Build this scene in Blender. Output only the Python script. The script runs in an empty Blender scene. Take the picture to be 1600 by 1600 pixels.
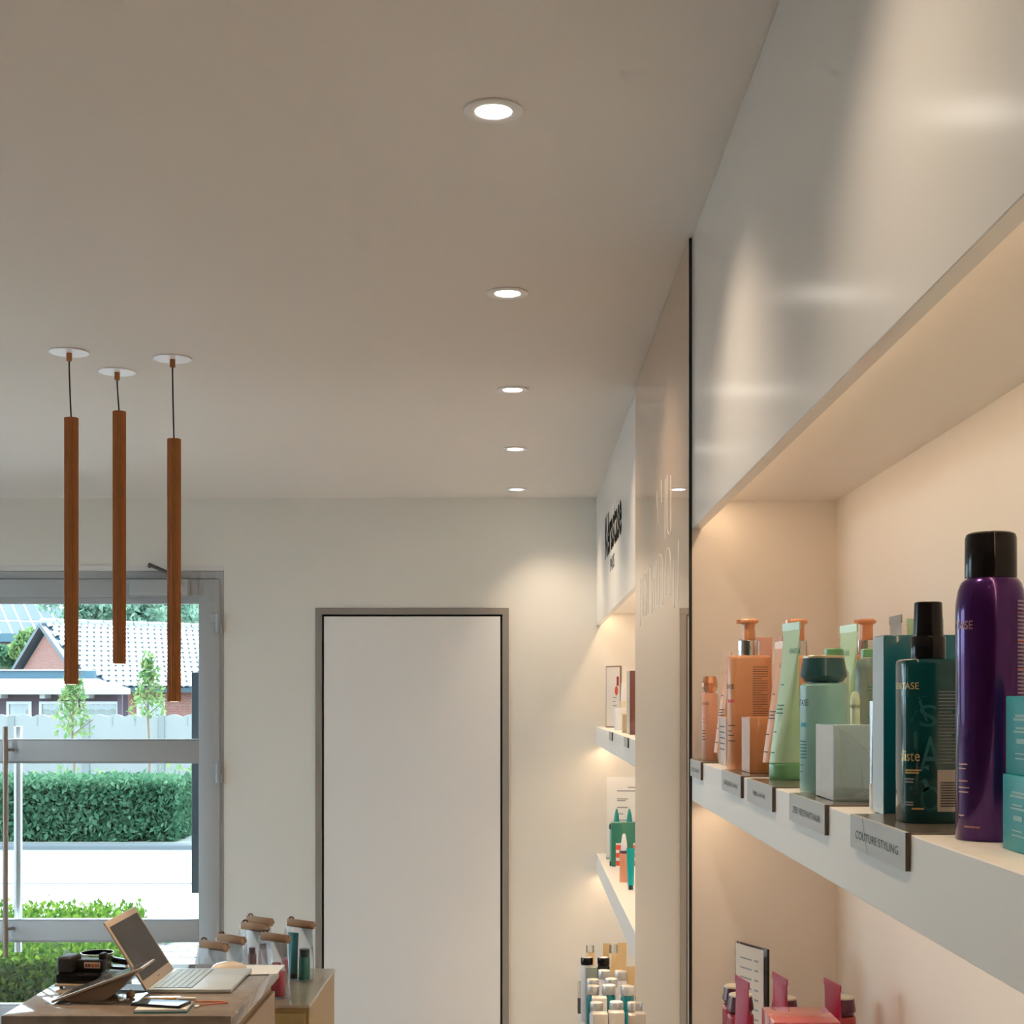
import bpy, bmesh, math, random
from mathutils import Vector, Matrix, Euler
random.seed(11)
S = bpy.context.scene
COL = S.collection
R = math.radians
PI = math.pi

# ------------------------------------------------------------------ camera, world, sun, exposure
H = 1.6                      # eye height
F = 2250.0                   # focal length in pixels of the 1600 frame
CX, CY = 815.0, 1095.0       # where the level optical axis meets the picture (lens shift)
cam_d = bpy.data.cameras.new('camera')
cam = bpy.data.objects.new('camera', cam_d); COL.objects.link(cam)
cam.location = (0, 0, H); cam.rotation_euler = (R(90), 0, 0)
cam_d.sensor_width = 36; cam_d.lens = 36 * F / 1600
cam_d.shift_x = (800 - CX) / 1600; cam_d.shift_y = (CY - 800) / 1600
cam_d.clip_start = 0.02; cam_d.clip_end = 500
S.camera = cam

W = bpy.data.worlds.new('world'); S.world = W; W.use_nodes = True
bg = W.node_tree.nodes['Background']
bg.inputs['Color'].default_value = (0.66, 0.86, 1.0, 1); bg.inputs['Strength'].default_value = 3.9

sun_d = bpy.data.lights.new('sun', 'SUN'); sun_d.energy = 7.5; sun_d.angle = R(2); sun_d.color = (1, .97, .92)
sun = bpy.data.objects.new('sun', sun_d); COL.objects.link(sun)
sun.rotation_euler = Vector((0.38, -0.72, -1.0)).to_track_quat('-Z', 'Y').to_euler()

S.view_settings.view_transform = 'Standard'; S.view_settings.look = 'None'
S.view_settings.gamma = 1.0; S.view_settings.use_curve_mapping = False
S.view_settings.exposure = 0.72
S.cycles.use_denoising = True
S.cycles.use_adaptive_sampling = True; S.cycles.adaptive_threshold = .10; S.cycles.adaptive_min_samples = 24
S.cycles.max_bounces = 8; S.cycles.diffuse_bounces = 5; S.cycles.glossy_bounces = 3; S.cycles.transparent_max_bounces = 16
S.cycles.sample_clamp_indirect = 6.0
S.cycles.caustics_reflective = False; S.cycles.caustics_refractive = False

SPOT_W, STRIP_W, PEND_W = 12.0, .75, 6.0
WARM = (1.0, .79, .57)

# ------------------------------------------------------------------ helpers
def PX(px, d): return (px - CX) * d / F
def PZ(py, d): return H + (CY - py) * d / F

MATS = {}
def M(name, col, rough=.5, metal=0, spec=.5, coat=0, noise=0, nscale=20, bump=0, bscale=200, emit=None, estr=0, trans=0, ior=1.45, alpha=1, sub=0, aniso=None):
    if name in MATS: return MATS[name]
    m = bpy.data.materials.new(name); m.use_nodes = True
    nt = m.node_tree; b = nt.nodes['Principled BSDF']
    b.inputs['Base Color'].default_value = (*col, 1)
    b.inputs['Roughness'].default_value = rough; b.inputs['Metallic'].default_value = metal
    b.inputs['Specular IOR Level'].default_value = spec; b.inputs['Coat Weight'].default_value = coat
    b.inputs['Coat Roughness'].default_value = .05
    b.inputs['IOR'].default_value = ior
    b.inputs['Transmission Weight'].default_value = trans
    b.inputs['Alpha'].default_value = alpha
    if emit:
        b.inputs['Emission Color'].default_value = (*emit, 1); b.inputs['Emission Strength'].default_value = estr
    tc = nt.nodes.new('ShaderNodeTexCoord')
    if noise:
        n = nt.nodes.new('ShaderNodeTexNoise'); n.inputs['Scale'].default_value = nscale; n.inputs['Detail'].default_value = 5
        r = nt.nodes.new('ShaderNodeMapRange'); r.inputs['To Min'].default_value = 1 - noise; r.inputs['To Max'].default_value = 1 + noise
        mx = nt.nodes.new('ShaderNodeVectorMath'); mx.operation = 'SCALE'; mx.inputs[0].default_value = col
        nt.links.new(tc.outputs['Object'], n.inputs['Vector']); nt.links.new(n.outputs['Fac'], r.inputs['Value'])
        nt.links.new(r.outputs['Result'], mx.inputs['Scale']); nt.links.new(mx.outputs[0], b.inputs['Base Color'])
    if bump:
        n = nt.nodes.new('ShaderNodeTexNoise'); n.inputs['Scale'].default_value = bscale; n.inputs['Detail'].default_value = 3
        bp = nt.nodes.new('ShaderNodeBump'); bp.inputs['Strength'].default_value = bump; bp.inputs['Distance'].default_value = .002
        nt.links.new(tc.outputs['Object'], n.inputs['Vector']); nt.links.new(n.outputs['Fac'], bp.inputs['Height'])
        nt.links.new(bp.outputs['Normal'], b.inputs['Normal'])
    MATS[name] = m
    return m

def clear_mat(name, tint=(1, 1, 1), rough=.02, ior=1.45, gloss=1.0, haze=0.0, hazecol=(1, 1, 1)):
    """thin clear sheet: light passes straight, mirror share by Fresnel"""
    if name in MATS: return MATS[name]
    m = bpy.data.materials.new(name); m.use_nodes = True; nt = m.node_tree; nt.nodes.clear()
    out = nt.nodes.new('ShaderNodeOutputMaterial'); tr = nt.nodes.new('ShaderNodeBsdfTransparent'); gl = nt.nodes.new('ShaderNodeBsdfGlossy')
    fr = nt.nodes.new('ShaderNodeFresnel'); mx = nt.nodes.new('ShaderNodeMixShader'); ml = nt.nodes.new('ShaderNodeMath'); ml.operation = 'MULTIPLY'
    ml.inputs[1].default_value = gloss
    tr.inputs['Color'].default_value = (*tint, 1); gl.inputs['Roughness'].default_value = rough; fr.inputs['IOR'].default_value = ior
    nt.links.new(fr.outputs[0], ml.inputs[0]); nt.links.new(ml.outputs[0], mx.inputs[0])
    src = tr.outputs[0]
    if haze:
        df = nt.nodes.new('ShaderNodeBsdfTranslucent'); df.inputs['Color'].default_value = (*hazecol, 1)
        d2 = nt.nodes.new('ShaderNodeBsdfDiffuse'); d2.inputs['Color'].default_value = (*hazecol, 1)
        m1 = nt.nodes.new('ShaderNodeMixShader'); m1.inputs[0].default_value = .5
        nt.links.new(df.outputs[0], m1.inputs[1]); nt.links.new(d2.outputs[0], m1.inputs[2])
        m2 = nt.nodes.new('ShaderNodeMixShader'); m2.inputs[0].default_value = haze
        nt.links.new(tr.outputs[0], m2.inputs[1]); nt.links.new(m1.outputs[0], m2.inputs[2]); src = m2.outputs[0]
    nt.links.new(src, mx.inputs[1]); nt.links.new(gl.outputs[0], mx.inputs[2])
    nt.links.new(mx.outputs[0], out.inputs['Surface'])
    MATS[name] = m
    return m

def leaf_mat(name, c1, c2, scale=3):
    if name in MATS: return MATS[name]
    m = bpy.data.materials.new(name); m.use_nodes = True; nt = m.node_tree; nt.nodes.clear()
    out = nt.nodes.new('ShaderNodeOutputMaterial'); d = nt.nodes.new('ShaderNodeBsdfDiffuse'); t = nt.nodes.new('ShaderNodeBsdfTranslucent')
    mx = nt.nodes.new('ShaderNodeMixShader'); mx.inputs[0].default_value = .4
    geo = nt.nodes.new('ShaderNodeNewGeometry'); cr = nt.nodes.new('ShaderNodeMix'); cr.data_type = 'RGBA'
    cr.inputs[6].default_value = (*[v * .8 for v in c1], 1); cr.inputs[7].default_value = (*[v * .8 for v in c2], 1)
    nt.links.new(geo.outputs['Random Per Island'], cr.inputs[0])
    nt.links.new(cr.outputs[2], d.inputs['Color']); nt.links.new(cr.outputs[2], t.inputs['Color'])
    nt.links.new(d.outputs[0], mx.inputs[1]); nt.links.new(t.outputs[0], mx.inputs[2]); nt.links.new(mx.outputs[0], out.inputs['Surface'])
    MATS[name] = m
    return m

class MB:
    def __init__(s): s.v = []; s.f = []
    def box(s, x0, x1, y0, y1, z0, z1):
        n = len(s.v)
        s.v += [(x0, y0, z0), (x1, y0, z0), (x1, y1, z0), (x0, y1, z0), (x0, y0, z1), (x1, y0, z1), (x1, y1, z1), (x0, y1, z1)]
        s.f += [tuple(n + i for i in q) for q in ((0, 3, 2, 1), (4, 5, 6, 7), (0, 1, 5, 4), (1, 2, 6, 5), (2, 3, 7, 6), (3, 0, 4, 7))]
        return s
    def quad(s, *p):
        n = len(s.v); s.v += [tuple(q) for q in p]; s.f.append(tuple(range(n, n + len(p)))); return s
    def prism(s, pts, z0, z1):
        return s.loft([[(x, y, z0) for x, y in pts], [(x, y, z1) for x, y in pts]])
    def loft(s, rings, cap=True, closed=True):
        n0 = len(s.v); k = len(rings[0])
        for r in rings: s.v += [tuple(p) for p in r]
        for i in range(len(rings) - 1):
            for j in range(k if closed else k - 1):
                a = n0 + i * k + j; b = n0 + i * k + (j + 1) % k
                s.f.append((a, b, b + k, a + k))
        if cap:
            s.f.append(tuple(n0 + j for j in reversed(range(k))))
            s.f.append(tuple(n0 + (len(rings) - 1) * k + j for j in range(k)))
        return s
    def lathe(s, prof, n=32, cx=0, cy=0):
        return s.loft([[(cx + r * math.cos(2 * PI * j / n), cy + r * math.sin(2 * PI * j / n), z) for j in range(n)] for r, z in prof])
    def tube(s, pts, r, n=8):
        pts = [Vector(p) for p in pts]; rings = []
        for i, p in enumerate(pts):
            t = (pts[min(i + 1, len(pts) - 1)] - pts[max(i - 1, 0)]).normalized()
            a = t.orthogonal().normalized() if i == 0 else (a - t * a.dot(t)).normalized()
            b = t.cross(a)
            rings.append([p + (a * math.cos(2 * PI * j / n) + b * math.sin(2 * PI * j / n)) * r for j in range(n)])
        return s.loft(rings)
    def xform(s, mat, start=0):
        for i in range(start, len(s.v)): s.v[i] = tuple(mat @ Vector(s.v[i]))
        return s
    def build(s, name, mat, parent=None, loc=(0, 0, 0), rot=(0, 0, 0), bevel=0, seg=2, smooth=True, ang=35):
        me = bpy.data.meshes.new(name); me.from_pydata(s.v, [], s.f)
        bm = bmesh.new(); bm.from_mesh(me)
        if bevel:
            ed = [e for e in bm.edges if len(e.link_faces) == 2 and e.calc_face_angle(0) > .6]
            bmesh.ops.bevel(bm, geom=ed, offset=bevel, segments=seg, profile=.5, affect='EDGES', clamp_overlap=True)
        if len(bm.faces) < 60000: bmesh.ops.recalc_face_normals(bm, faces=bm.faces)
        bm.to_mesh(me); bm.free()
        if smooth:
            me.polygons.foreach_set('use_smooth', [True] * len(me.polygons)); me.set_sharp_from_angle(angle=R(ang))
        if mat: me.materials.append(mat)
        o = bpy.data.objects.new(name, me); COL.objects.link(o)
        o.location = loc; o.rotation_euler = rot
        if parent: o.parent = parent
        return o

def rrect(w, d, r, k=6):
    pts = []
    for cx, cy, a0 in ((w / 2 - r, -d / 2 + r, -90), (w / 2 - r, d / 2 - r, 0), (-w / 2 + r, d / 2 - r, 90), (-w / 2 + r, -d / 2 + r, 180)):
        for i in range(k + 1):
            a = R(a0 + 90 * i / k); pts.append((cx + r * math.cos(a), cy + r * math.sin(a)))
    return pts
def circ(r, n=48): return [(r * math.cos(2 * PI * i / n), r * math.sin(2 * PI * i / n)) for i in range(n)]

def tag(o, label, cat, group=None, kind=None):
    o['label'] = label; o['category'] = cat
    if group: o['group'] = group
    if kind: o['kind'] = kind
    return o
def struct(o, label=None):
    o['kind'] = 'structure'
    if label: o['label'] = label
    return o
def thing(name, label, cat, loc=(0, 0, 0), rz=0, group=None):
    o = bpy.data.objects.new(name, None); COL.objects.link(o); o.empty_display_size = .02
    o.location = loc; o.rotation_euler = (0, 0, rz)
    return tag(o, label, cat, group)

_TXT = {}
def glyphs(t, bold=0):
    if t in _TXT: return _TXT[t]
    c = bpy.data.curves.new('lettering', 'FONT'); c.body = t; c.size = 1.0; c.resolution_u = 3; c.offset = bold
    o = bpy.data.objects.new('lettering', c); COL.objects.link(o)
    dg = bpy.context.evaluated_depsgraph_get(); me = bpy.data.meshes.new_from_object(o.evaluated_get(dg))
    v = [tuple(p.co) for p in me.vertices]; f = [tuple(p.vertices) for p in me.polygons]
    bpy.data.objects.remove(o); bpy.data.curves.remove(c); bpy.data.meshes.remove(me)
    x0 = min(p[0] for p in v); x1 = max(p[0] for p in v); y0 = min(p[1] for p in v); y1 = max(p[1] for p in v)
    v = [((p[0] - x0) / (x1 - x0), (p[1] - y0) / (y1 - y0)) for p in v]
    _TXT[t] = (v, f); return _TXT[t]
for t_ in ('KÉRASTASE', 'PARIS', 'COUTURE STYLING', 'ZEER VERZWAKT HAAR', 'FIJN HAAR', 'GEKLEURD HAAR', 'DROOG HAAR', 'aliste'):
    glyphs(t_)
glyphs('Kérastase', .028)

def text_flat(t, w, h, mat, parent, org, ux, uy, name='lettering', thick=0):
    """lettering in the plane spanned by ux (reading direction) and uy (up), centred on org"""
    v, f = glyphs(t); b = MB(); ux = Vector(ux); uy = Vector(uy); org = Vector(org); nrm = ux.cross(uy)
    b.v = [tuple(org + ux * (p[0] - .5) * w + uy * (p[1] - .5) * h) for p in v]; b.f = list(f)
    if thick:
        n = len(b.v); b.v += [tuple(Vector(p) + nrm * thick) for p in b.v]; b.f = [tuple(n + i for i in q) for q in f] + b.f
        edges = {}
        for q in f:
            for i in range(len(q)):
                e = (q[i], q[(i + 1) % len(q)]); edges[e] = 1
        for (i, j) in list(edges):
            if (j, i) not in edges: b.f.append((i, j, n + j, n + i))
    return b.build(name, mat, parent, smooth=False)

def perim(pts):
    P = [Vector((x, y)) for x, y in pts]; L = [0]
    for i in range(len(P)): L.append(L[-1] + (P[(i + 1) % len(P)] - P[i]).length)
    return P, L
def on_perim(P, L, s, off):
    s %= L[-1]
    import bisect
    i = min(bisect.bisect_right(L, s) - 1, len(P) - 1); t = (s - L[i]) / max(L[i + 1] - L[i], 1e-9)
    a = P[i]; b = P[(i + 1) % len(P)]; d = (b - a).normalized()
    return a.lerp(b, t) + Vector((d.y, -d.x)) * off
def s_at(P, L, ang):
    best = (999, 0)
    for k in range(720):
        s = L[-1] * k / 720; p = on_perim(P, L, s, 0); e = abs((math.degrees(math.atan2(p.y, p.x)) - ang + 180) % 360 - 180)
        if e < best[0]: best = (e, s)
    return best[1]
def text_wrap(t, w, h, mat, parent, pts, ang, z, name='lettering', off=.0003):
    P, L = perim(pts); s0 = s_at(P, L, ang); v, f = glyphs(t); b = MB()
    for p in v:
        q = on_perim(P, L, s0 + (p[0] - .5) * w, off); b.v.append((q.x, q.y, z + (p[1] - .5) * h))
    b.f = list(f); return b.build(name, mat, parent, smooth=False)
def lines_wrap(rows, mat, parent, pts, ang, name='small_print', off=.0003, th=.0016):
    """rows: (z, length, shift) thin printed lines hugging the body"""
    P, L = perim(pts); s0 = s_at(P, L, ang); b = MB()
    for z, ln, sh in rows:
        k = 6; n = len(b.v)
        for i in range(k + 1):
            q = on_perim(P, L, s0 + sh + ln * i / k, off); b.v += [(q.x, q.y, z), (q.x, q.y, z + th)]
        for i in range(k): b.f.append((n + 2 * i, n + 2 * i + 2, n + 2 * i + 3, n + 2 * i + 1))
    return b.build(name, mat, parent, smooth=False)

def spot(name, parent, loc, watts, color, full=80, blend=.7, direction=(0, 0, -1), radius=.025):
    l = bpy.data.lights.new(name, 'SPOT'); l.energy = watts; l.color = color; l.spot_size = R(full); l.spot_blend = blend; l.shadow_soft_size = radius
    o = bpy.data.objects.new(name, l); COL.objects.link(o); o.location = loc
    o.rotation_euler = Vector(direction).to_track_quat('-Z', 'Y').to_euler(); o.parent = parent
    return o

# ------------------------------------------------------------------ surfaces
m_ceil = M('ceiling_paint', (.755, .71, .675), .65, bump=.04, bscale=300)
m_wall = M('wall_paint', (.80, .79, .75), .7, bump=.05, bscale=250)
m_floor = M('floor_finish', (.60, .57, .53), .5, noise=.08, nscale=3)
m_lac = M('white_satin_lacquer', (.80, .79, .775), .2, spec=.5)
m_niche = M('niche_white', (.83, .79, .75), .55)
m_leafw = M('door_white', (.86, .855, .86), .4)
m_frame = M('door_frame_greige', (.30, .275, .25), .45)
m_black = M('black_gap', (.012, .012, .013), .6)
m_blackedge = M('black_edge', (.01, .01, .012), .3)
m_champ = M('champagne_back_painted_glass', (.54, .375, .26), .0, spec=1.0, ior=1.5)
m_alu = M('grey_aluminium', (.44, .465, .49), .4, spec=.5)
m_alud = M('dark_gasket', (.06, .065, .07), .6)
m_whitepl = M('white_plastic', (.82, .82, .83), .4)
m_wtrim = M('white_reveal', (.78, .78, .78), .5)

YB = 7.03            # inner face of the back wall
ZC = H + .99         # ceiling
XF = .364            # fascia / shelf front plane on the product wall
XN = .6735           # back of the niches
ZV, ZN = H + .367, H + .427
Y0, Y1, Y2 = -2.0, 3.08, 4.52
XL, YR = -4.7, -3.2  # left wall, wall behind the camera

# ------------------------------------------------------------------ room shell
struct(MB().box(XL - .2, .9, YR - .2, YB + .3, -.1, 0).build('floor', m_floor, smooth=False))
struct(MB().box(XL - .2, .9, YR - .2, YB + .3, ZC, ZC + .15).build('ceiling', m_ceil, smooth=False))
b = MB(); ly0, ly1, lz0, lz1 = 3.5, 6.9, .2, 2.4
for q in ((YR - .2, ly0, 0, ZC), (ly1, YB + .3, 0, ZC), (ly0, ly1, 0, lz0), (ly0, ly1, lz1, ZC)):
    b.box(XL - .2, XL, q[0], q[1], q[2], q[3])
struct(b.build('wall_left', m_wall, smooth=False))
struct(MB().box(XL, .9, YR - .2, YR, 0, ZC).build('wall_rear', M('taupe_wall_paint', (.34, .265, .21), .7, bump=.05, bscale=250), smooth=False))
gx0, gx1, gz = -4.3, PX(350, YB), PZ(884, YB)
dx0, dx1, dz = PX(493, YB), PX(795, YB), PZ(950, YB)
b = MB()
for q in ((XL, gx0, 0, ZC), (gx0, gx1, gz, ZC), (gx1, dx0, 0, ZC), (dx0, dx1, dz, ZC), (dx1, .9, 0, ZC)):
    b.box(q[0], q[1], YB, YB + .3, q[2], q[3])
struct(b.build('wall_back', m_wall, smooth=False))

# product wall: fascias, niche backs, pier between the niches
b = MB().box(XN, .9, YR, YB, 0, ZC)
b.box(XF, XN, Y1, Y2, 0, ZC - .001).box(XF, XN, YR, Y0, 0, ZC - .001)
for ya, yb in ((Y0, Y1), (Y2, YB)):
    b.box(XF + .021, XN, ya, yb, ZN, ZC - .001)
struct(b.build('wall_right', m_niche, smooth=False))
for i, (ya, yb) in enumerate(((Y0, Y1 - .001), (Y2, YB))):
    struct(MB().box(XF, XF + .0208, ya, yb, ZV, ZC - .0015).build('trim_%d' % (i + 1), m_lac, bevel=.001, seg=1))

# champagne glass panel with black near edge and thin script
gp = thing('glass_wall_panel', 'tall glossy champagne glass panel with thin script between the two shelf niches', 'glass panel', (XF - .0003, (Y1 + Y2) / 2, 0), R(.05))
yh = (Y2 - Y1) / 2
MB().box(-.0065, -.0005, -yh + .001, yh, .01, ZC - .002).build('pane', m_champ, gp, smooth=False)
MB().box(-.0067, -.0004, -yh - .004, -yh + .001, .01, ZC - .002).build('edge_strip', m_blackedge, gp, smooth=False)
m_script = M('script_foil', (.92, .87, .80), .5)
def strokes(parent, paths, xo):
    b = MB(); w = .007
    for pth in paths:
        for (ya_, za), (yb_, zb) in zip(pth, pth[1:]):
            b.quad((xo, ya_ - w, za + .0007), (xo, ya_ + w, za - .0007), (xo, yb_ + w, zb - .0007), (xo, yb_ - w, zb + .0007))
    return b.build('script_lettering', m_script, parent, smooth=False)
yc = (Y1 + Y2) / 2
def SP(px, py):
    d = .3575 * F / (px - CX); return (d - yc, PZ(py, d))
def arch(pxa, pxb, top, bot, bot2=None):
    p = [SP(pxa, bot)]
    for i in range(9):
        a = PI - PI * i / 8; p.append(SP((pxa + pxb) / 2 + (pxb - pxa) / 2 * math.cos(a), top + 14 - 14 * math.sin(a)))
    return p + [SP(pxb, bot2 or bot)]
def cup(pxa, pxb, top, bot):
    p = [SP(pxa, top)]
    for i in range(9):
        a = PI + PI * i / 8; p.append(SP((pxa + pxb) / 2 + (pxb - pxa) / 2 * math.cos(a), bot - 14 - 14 * math.sin(a)))
    return p + [SP(pxb, top)]
strokes(gp, [[SP(1026, 768), SP(1029.5, 820)], [SP(1033.5, 750), SP(1034, 785)], [SP(1039.6, 748), SP(1039.4, 842)], cup(1042.5, 1048.3, 742, 834)], -.0068)
strokes(gp, [arch(1005, 1010, 898, 962), arch(1012.5, 1019, 884, 958), [SP(1022, 905), SP(1022, 955)], arch(1026.5, 1036, 866, 945), [SP(1030, 880), SP(1030, 950)],
             arch(1040.5, 1047.5, 856, 930), [SP(1052, 874), SP(1053.5, 950)], [SP(1060, 842), SP(1059.5, 940)],
             [SP(1000.5, 978), SP(1002, 905)]], -.0068)

# black letters of the brand on the far fascia
sg = thing('wall_lettering', 'bold black raised brand lettering with a small word beneath on the far white fascia', 'sign', (XF, 5.72, H + .69))
m_let = M('black_letters', (.012, .012, .012), .9, spec=.05)
text_flat('Kérastase', 1.02, .185, m_let, sg, (-.0005, .03, .012), (0, -1, 0), (0, 0, 1), thick=-.0065)
text_flat('PARIS', .26, .055, m_let, sg, (-.0005, .06, -.135), (0, -1, 0), (0, 0, 1), thick=-.0065)

# shelves with led strips; warm light comes from the strips
m_led = M('led_diffuser', (1, .9, .75), .5, emit=(1, .72, .42), estr=3)
m_shelf = M('shelf_white', (.92, .90, .87), .4)
def strip(parent, x, ya, yb, z, watts):
    MB().box(x - .004, x + .004, ya + .02 - 0, yb - .02, z - .005, z - .0005).build('led_strip', m_led, parent, smooth=False)
    l = bpy.data.lights.new('led_strip_light', 'AREA'); l.shape = 'RECTANGLE'; l.size = .012; l.size_y = (yb - ya) - .06; l.energy = watts * (yb - ya); l.color = (1, .68, .41)
    o = bpy.data.objects.new('led_strip_light', l); COL.objects.link(o); o.location = (x, (ya + yb) / 2, z - .007); o.parent = parent
    o.rotation_euler = (0, R(-12), 0)
SH = [('upper', H - .1255), ('lower', H - .745)]
for sec, (ya, yb) in (('near', (Y0 + .001, Y1 - .006)), ('far', (Y2 + .002, YB - .001))):
    for nm, z in SH:
        lab = {('near', 'upper'): 'long white shelf with grey label plates carrying the bottles beside the purple can',
               ('near', 'lower'): 'white shelf below carrying the crimson tubes and acrylic price stand',
               ('far', 'upper'): 'upper white shelf with the framed card beyond the champagne panel',
               ('far', 'lower'): 'lower white shelf with the teal and peach bottles beyond the champagne panel'}[(sec, nm)]
        t = thing('display_shelf', lab, 'shelf', (XF, (ya + yb) / 2, z), 0, 'white shelves of the product wall')
        hl = (yb - ya) / 2
        MB().box(0, XN - XF - .0005, -hl, hl, -.088, 0).build('board', m_shelf, t, bevel=.0012, seg=1)
        strip(t, .03, -hl, hl, -.088, STRIP_W * (.68 if sec == 'near' else 1.15))
# strips behind the fascias
for i, (ya, yb) in enumerate(((Y0, Y1), (Y2, YB))):
    t = thing('led_channel', ['warm light strip hidden behind the near white fascia', 'warm light strip hidden behind the far white fascia'][i], 'light strip', (XF + .045, (ya + yb) / 2, ZN - .001), 0, 'light strips of the product wall')
    strip(t, 0, -(yb - ya) / 2 + .01, (yb - ya) / 2 - .01, 0, STRIP_W * (.66 if i == 0 else 1.1))

# plinth of the far section
pl = thing('low_plinth', 'low white display plinth under the far shelves', 'plinth', (.26, Y2 + .15, 0))
MB().box(0, XN - .26 - .001, 0, 6.62 - Y2 - .15, 0, H - 1.405).build('body', m_lac, pl, bevel=.002, seg=1)
MB().box(-.006, XN - .26 - .001, -.006, 6.62 - Y2 - .145, H - 1.4049, H - 1.40).build('top', m_lac, pl, bevel=.001, seg=1)

# ------------------------------------------------------------------ flush white door
d1 = thing('door_1', 'flush white interior door in a greige frame with a black shadow gap', 'door', ((dx0 + dx1) / 2, YB, 0)); struct(d1)
del d1['category']
hw = (dx1 - dx0) / 2; fz = dz
fw = 10 * YB / F
MB().box(-hw, -hw + fw, -.008, .1, 0, fz - fw).build('frame_jamb', m_frame, d1, bevel=.001, seg=1)
MB().box(hw - fw, hw, -.008, .1, 0, fz - fw).build('frame_jamb', m_frame, d1, bevel=.001, seg=1)
MB().box(-hw, hw, -.008, .1, fz - fw, fz).build('frame_head', m_frame, d1, bevel=.001, seg=1)
MB().box(-hw + fw, hw - fw, .02, .06, 0, fz - fw).build('shadow_gap', m_black, d1, smooth=False)
g = 3.2 * YB / F
MB().box(-hw + fw + g, hw - fw - g, -.003, .019, .006, fz - fw - g).build('leaf', m_leafw, d1, bevel=.001, seg=1)

# ------------------------------------------------------------------ glazed entrance door
m_glass = clear_mat('window_glass', (.97, .99, .985), .0, 1.5)
D2 = thing('door_2', 'grey aluminium glazed entrance door with three panes and tall pull handles', 'door', (0, 0, 0)); struct(D2)
del D2['category']
def zy(py): return PZ(py, YB + .02)
def xx(px): return PX(px, YB + .02)
lx0 = -2.66
b = MB(); ya, yb = YB + .0, YB + .07
b.box(xx(337), gx1, ya, yb, 0, zy(893)).box(lx0 - .09, lx0 - .045, ya, yb, 0, zy(893)).box(lx0 - .045, xx(337), ya, yb, zy(905), zy(893))
b.build('outer_frame', m_alu, D2, bevel=.002, seg=1)
MB().box(lx0 - .09, gx1, YB - .004, YB + .06, zy(893) + .001, gz).build('head_trim', m_wtrim, D2, bevel=.001, seg=1)
ya, yb = YB - .012, YB + .055
xs0, xs1, xr1 = lx0 - .04, lx0 + .05, xx(345)
MB().box(xx(313), xr1, ya, yb, .012, zy(906)).build('stile', m_alu, D2, bevel=.003)
MB().box(xs0, xs1, ya, yb, .012, zy(906)).build('stile', m_alu, D2, bevel=.003)
for t_, b_ in ((906, 934), (1157, 1189), (1438, 1468)):
    MB().box(xs1, xx(313), ya + .001, yb, zy(b_), zy(t_)).build('rail', m_alu, D2, bevel=.003)
MB().box(xs1, xx(313), ya + .001, yb, .012, .11).build('rail', m_alu, D2, bevel=.003)
for t_, b_ in ((934, 1157), (1189, 1438), (1468, CY + (H - .11) * F / (YB + .02))):
    zt, zb = zy(t_), zy(b_); bw = .022 if t_ == 934 else .008
    b = MB().box(xs1, xx(313), ya + .012, yb - .01, zt - bw * 1.4, zt).box(xs1, xx(313), ya + .012, yb - .01, zb, zb + .007)
    b.box(xs1, xs1 + .008, ya + .012, yb - .01, zb + .007, zt - bw * 1.4).box(xx(313) - .004, xx(313), ya + .012, yb - .01, zb + .007, zt - bw * 1.4)
    b.build('glazing_bead', m_alu, D2, bevel=.001, seg=1)
    MB().box(xs1 + .005, xx(313) - .002, YB + .02, YB + .026, zb + .003, zt - bw * 1.2).build('pane', m_glass, D2, smooth=False)
for zc in (zy(975), zy(1207), .25):
    h = MB().tube([(xx(343), YB - .018, zc - .05), (xx(343), YB - .018, zc + .05)], .011, 12)
    h.box(xx(330), xx(343), YB - .02, YB - .011, zc + .005, zc + .048).box(xx(343), xx(349), YB - .02, YB - .002, zc - .048, zc - .005)
    h.build('hinge', m_alu, D2, bevel=.001, seg=1)
# door closer
cl = MB().box(PX(206, YB - .03), PX(296, YB - .03), YB - .075, YB - .012, PZ(931, YB - .03), PZ(906, YB - .03)).build('door_closer', m_alu, D2, bevel=.006, seg=3)
MB().tube([(PX(272, 6.95), YB - .075, PZ(899, 6.95)), (PX(233, 6.95), YB - .085, PZ(882, 6.95)), (PX(231, 6.95), YB - .05, PZ(884, 6.95))], .009, 10).build('closer_arm', M('dark_steel', (.10, .10, .105), .35, .8), D2)
MB().tube([(PX(262, 6.95), YB - .045, PZ(906, 6.95)), (PX(262, 6.95), YB - .075, PZ(893, 6.95))], .011, 10).build('closer_spindle', M('dark_steel', (.1, .1, .1)), D2)
m_bronze = M('bronze_steel', (.33, .27, .23), .35, .7)
m_steel = M('brushed_steel', (.62, .64, .66), .3, .9)
xi = PX(8.5, 6.965)
b = MB().tube([(xi, 6.965, PZ(1495, 6.965)), (xi, 6.965, PZ(1135, 6.965))], .0125, 16)
for py in (1172, 1452): b.tube([(xi, 6.965, PZ(py, 6.965)), (xi + .02, YB - .011, PZ(py, 6.99))], .008, 10)
b.build('pull_handle', m_bronze, D2)
xe = PX(28.5, 7.2)
b = MB().tube([(xe, 7.2, PZ(1487, 7.2)), (xe, 7.2, PZ(1135, 7.2))], .02, 16)
for py in (1172, 1452): b.tube([(xe, 7.2, PZ(py, 7.2)), (xe, YB + .054, PZ(py, 7.09))], .009, 10)
b.build('pull_handle', m_steel, D2)
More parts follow.
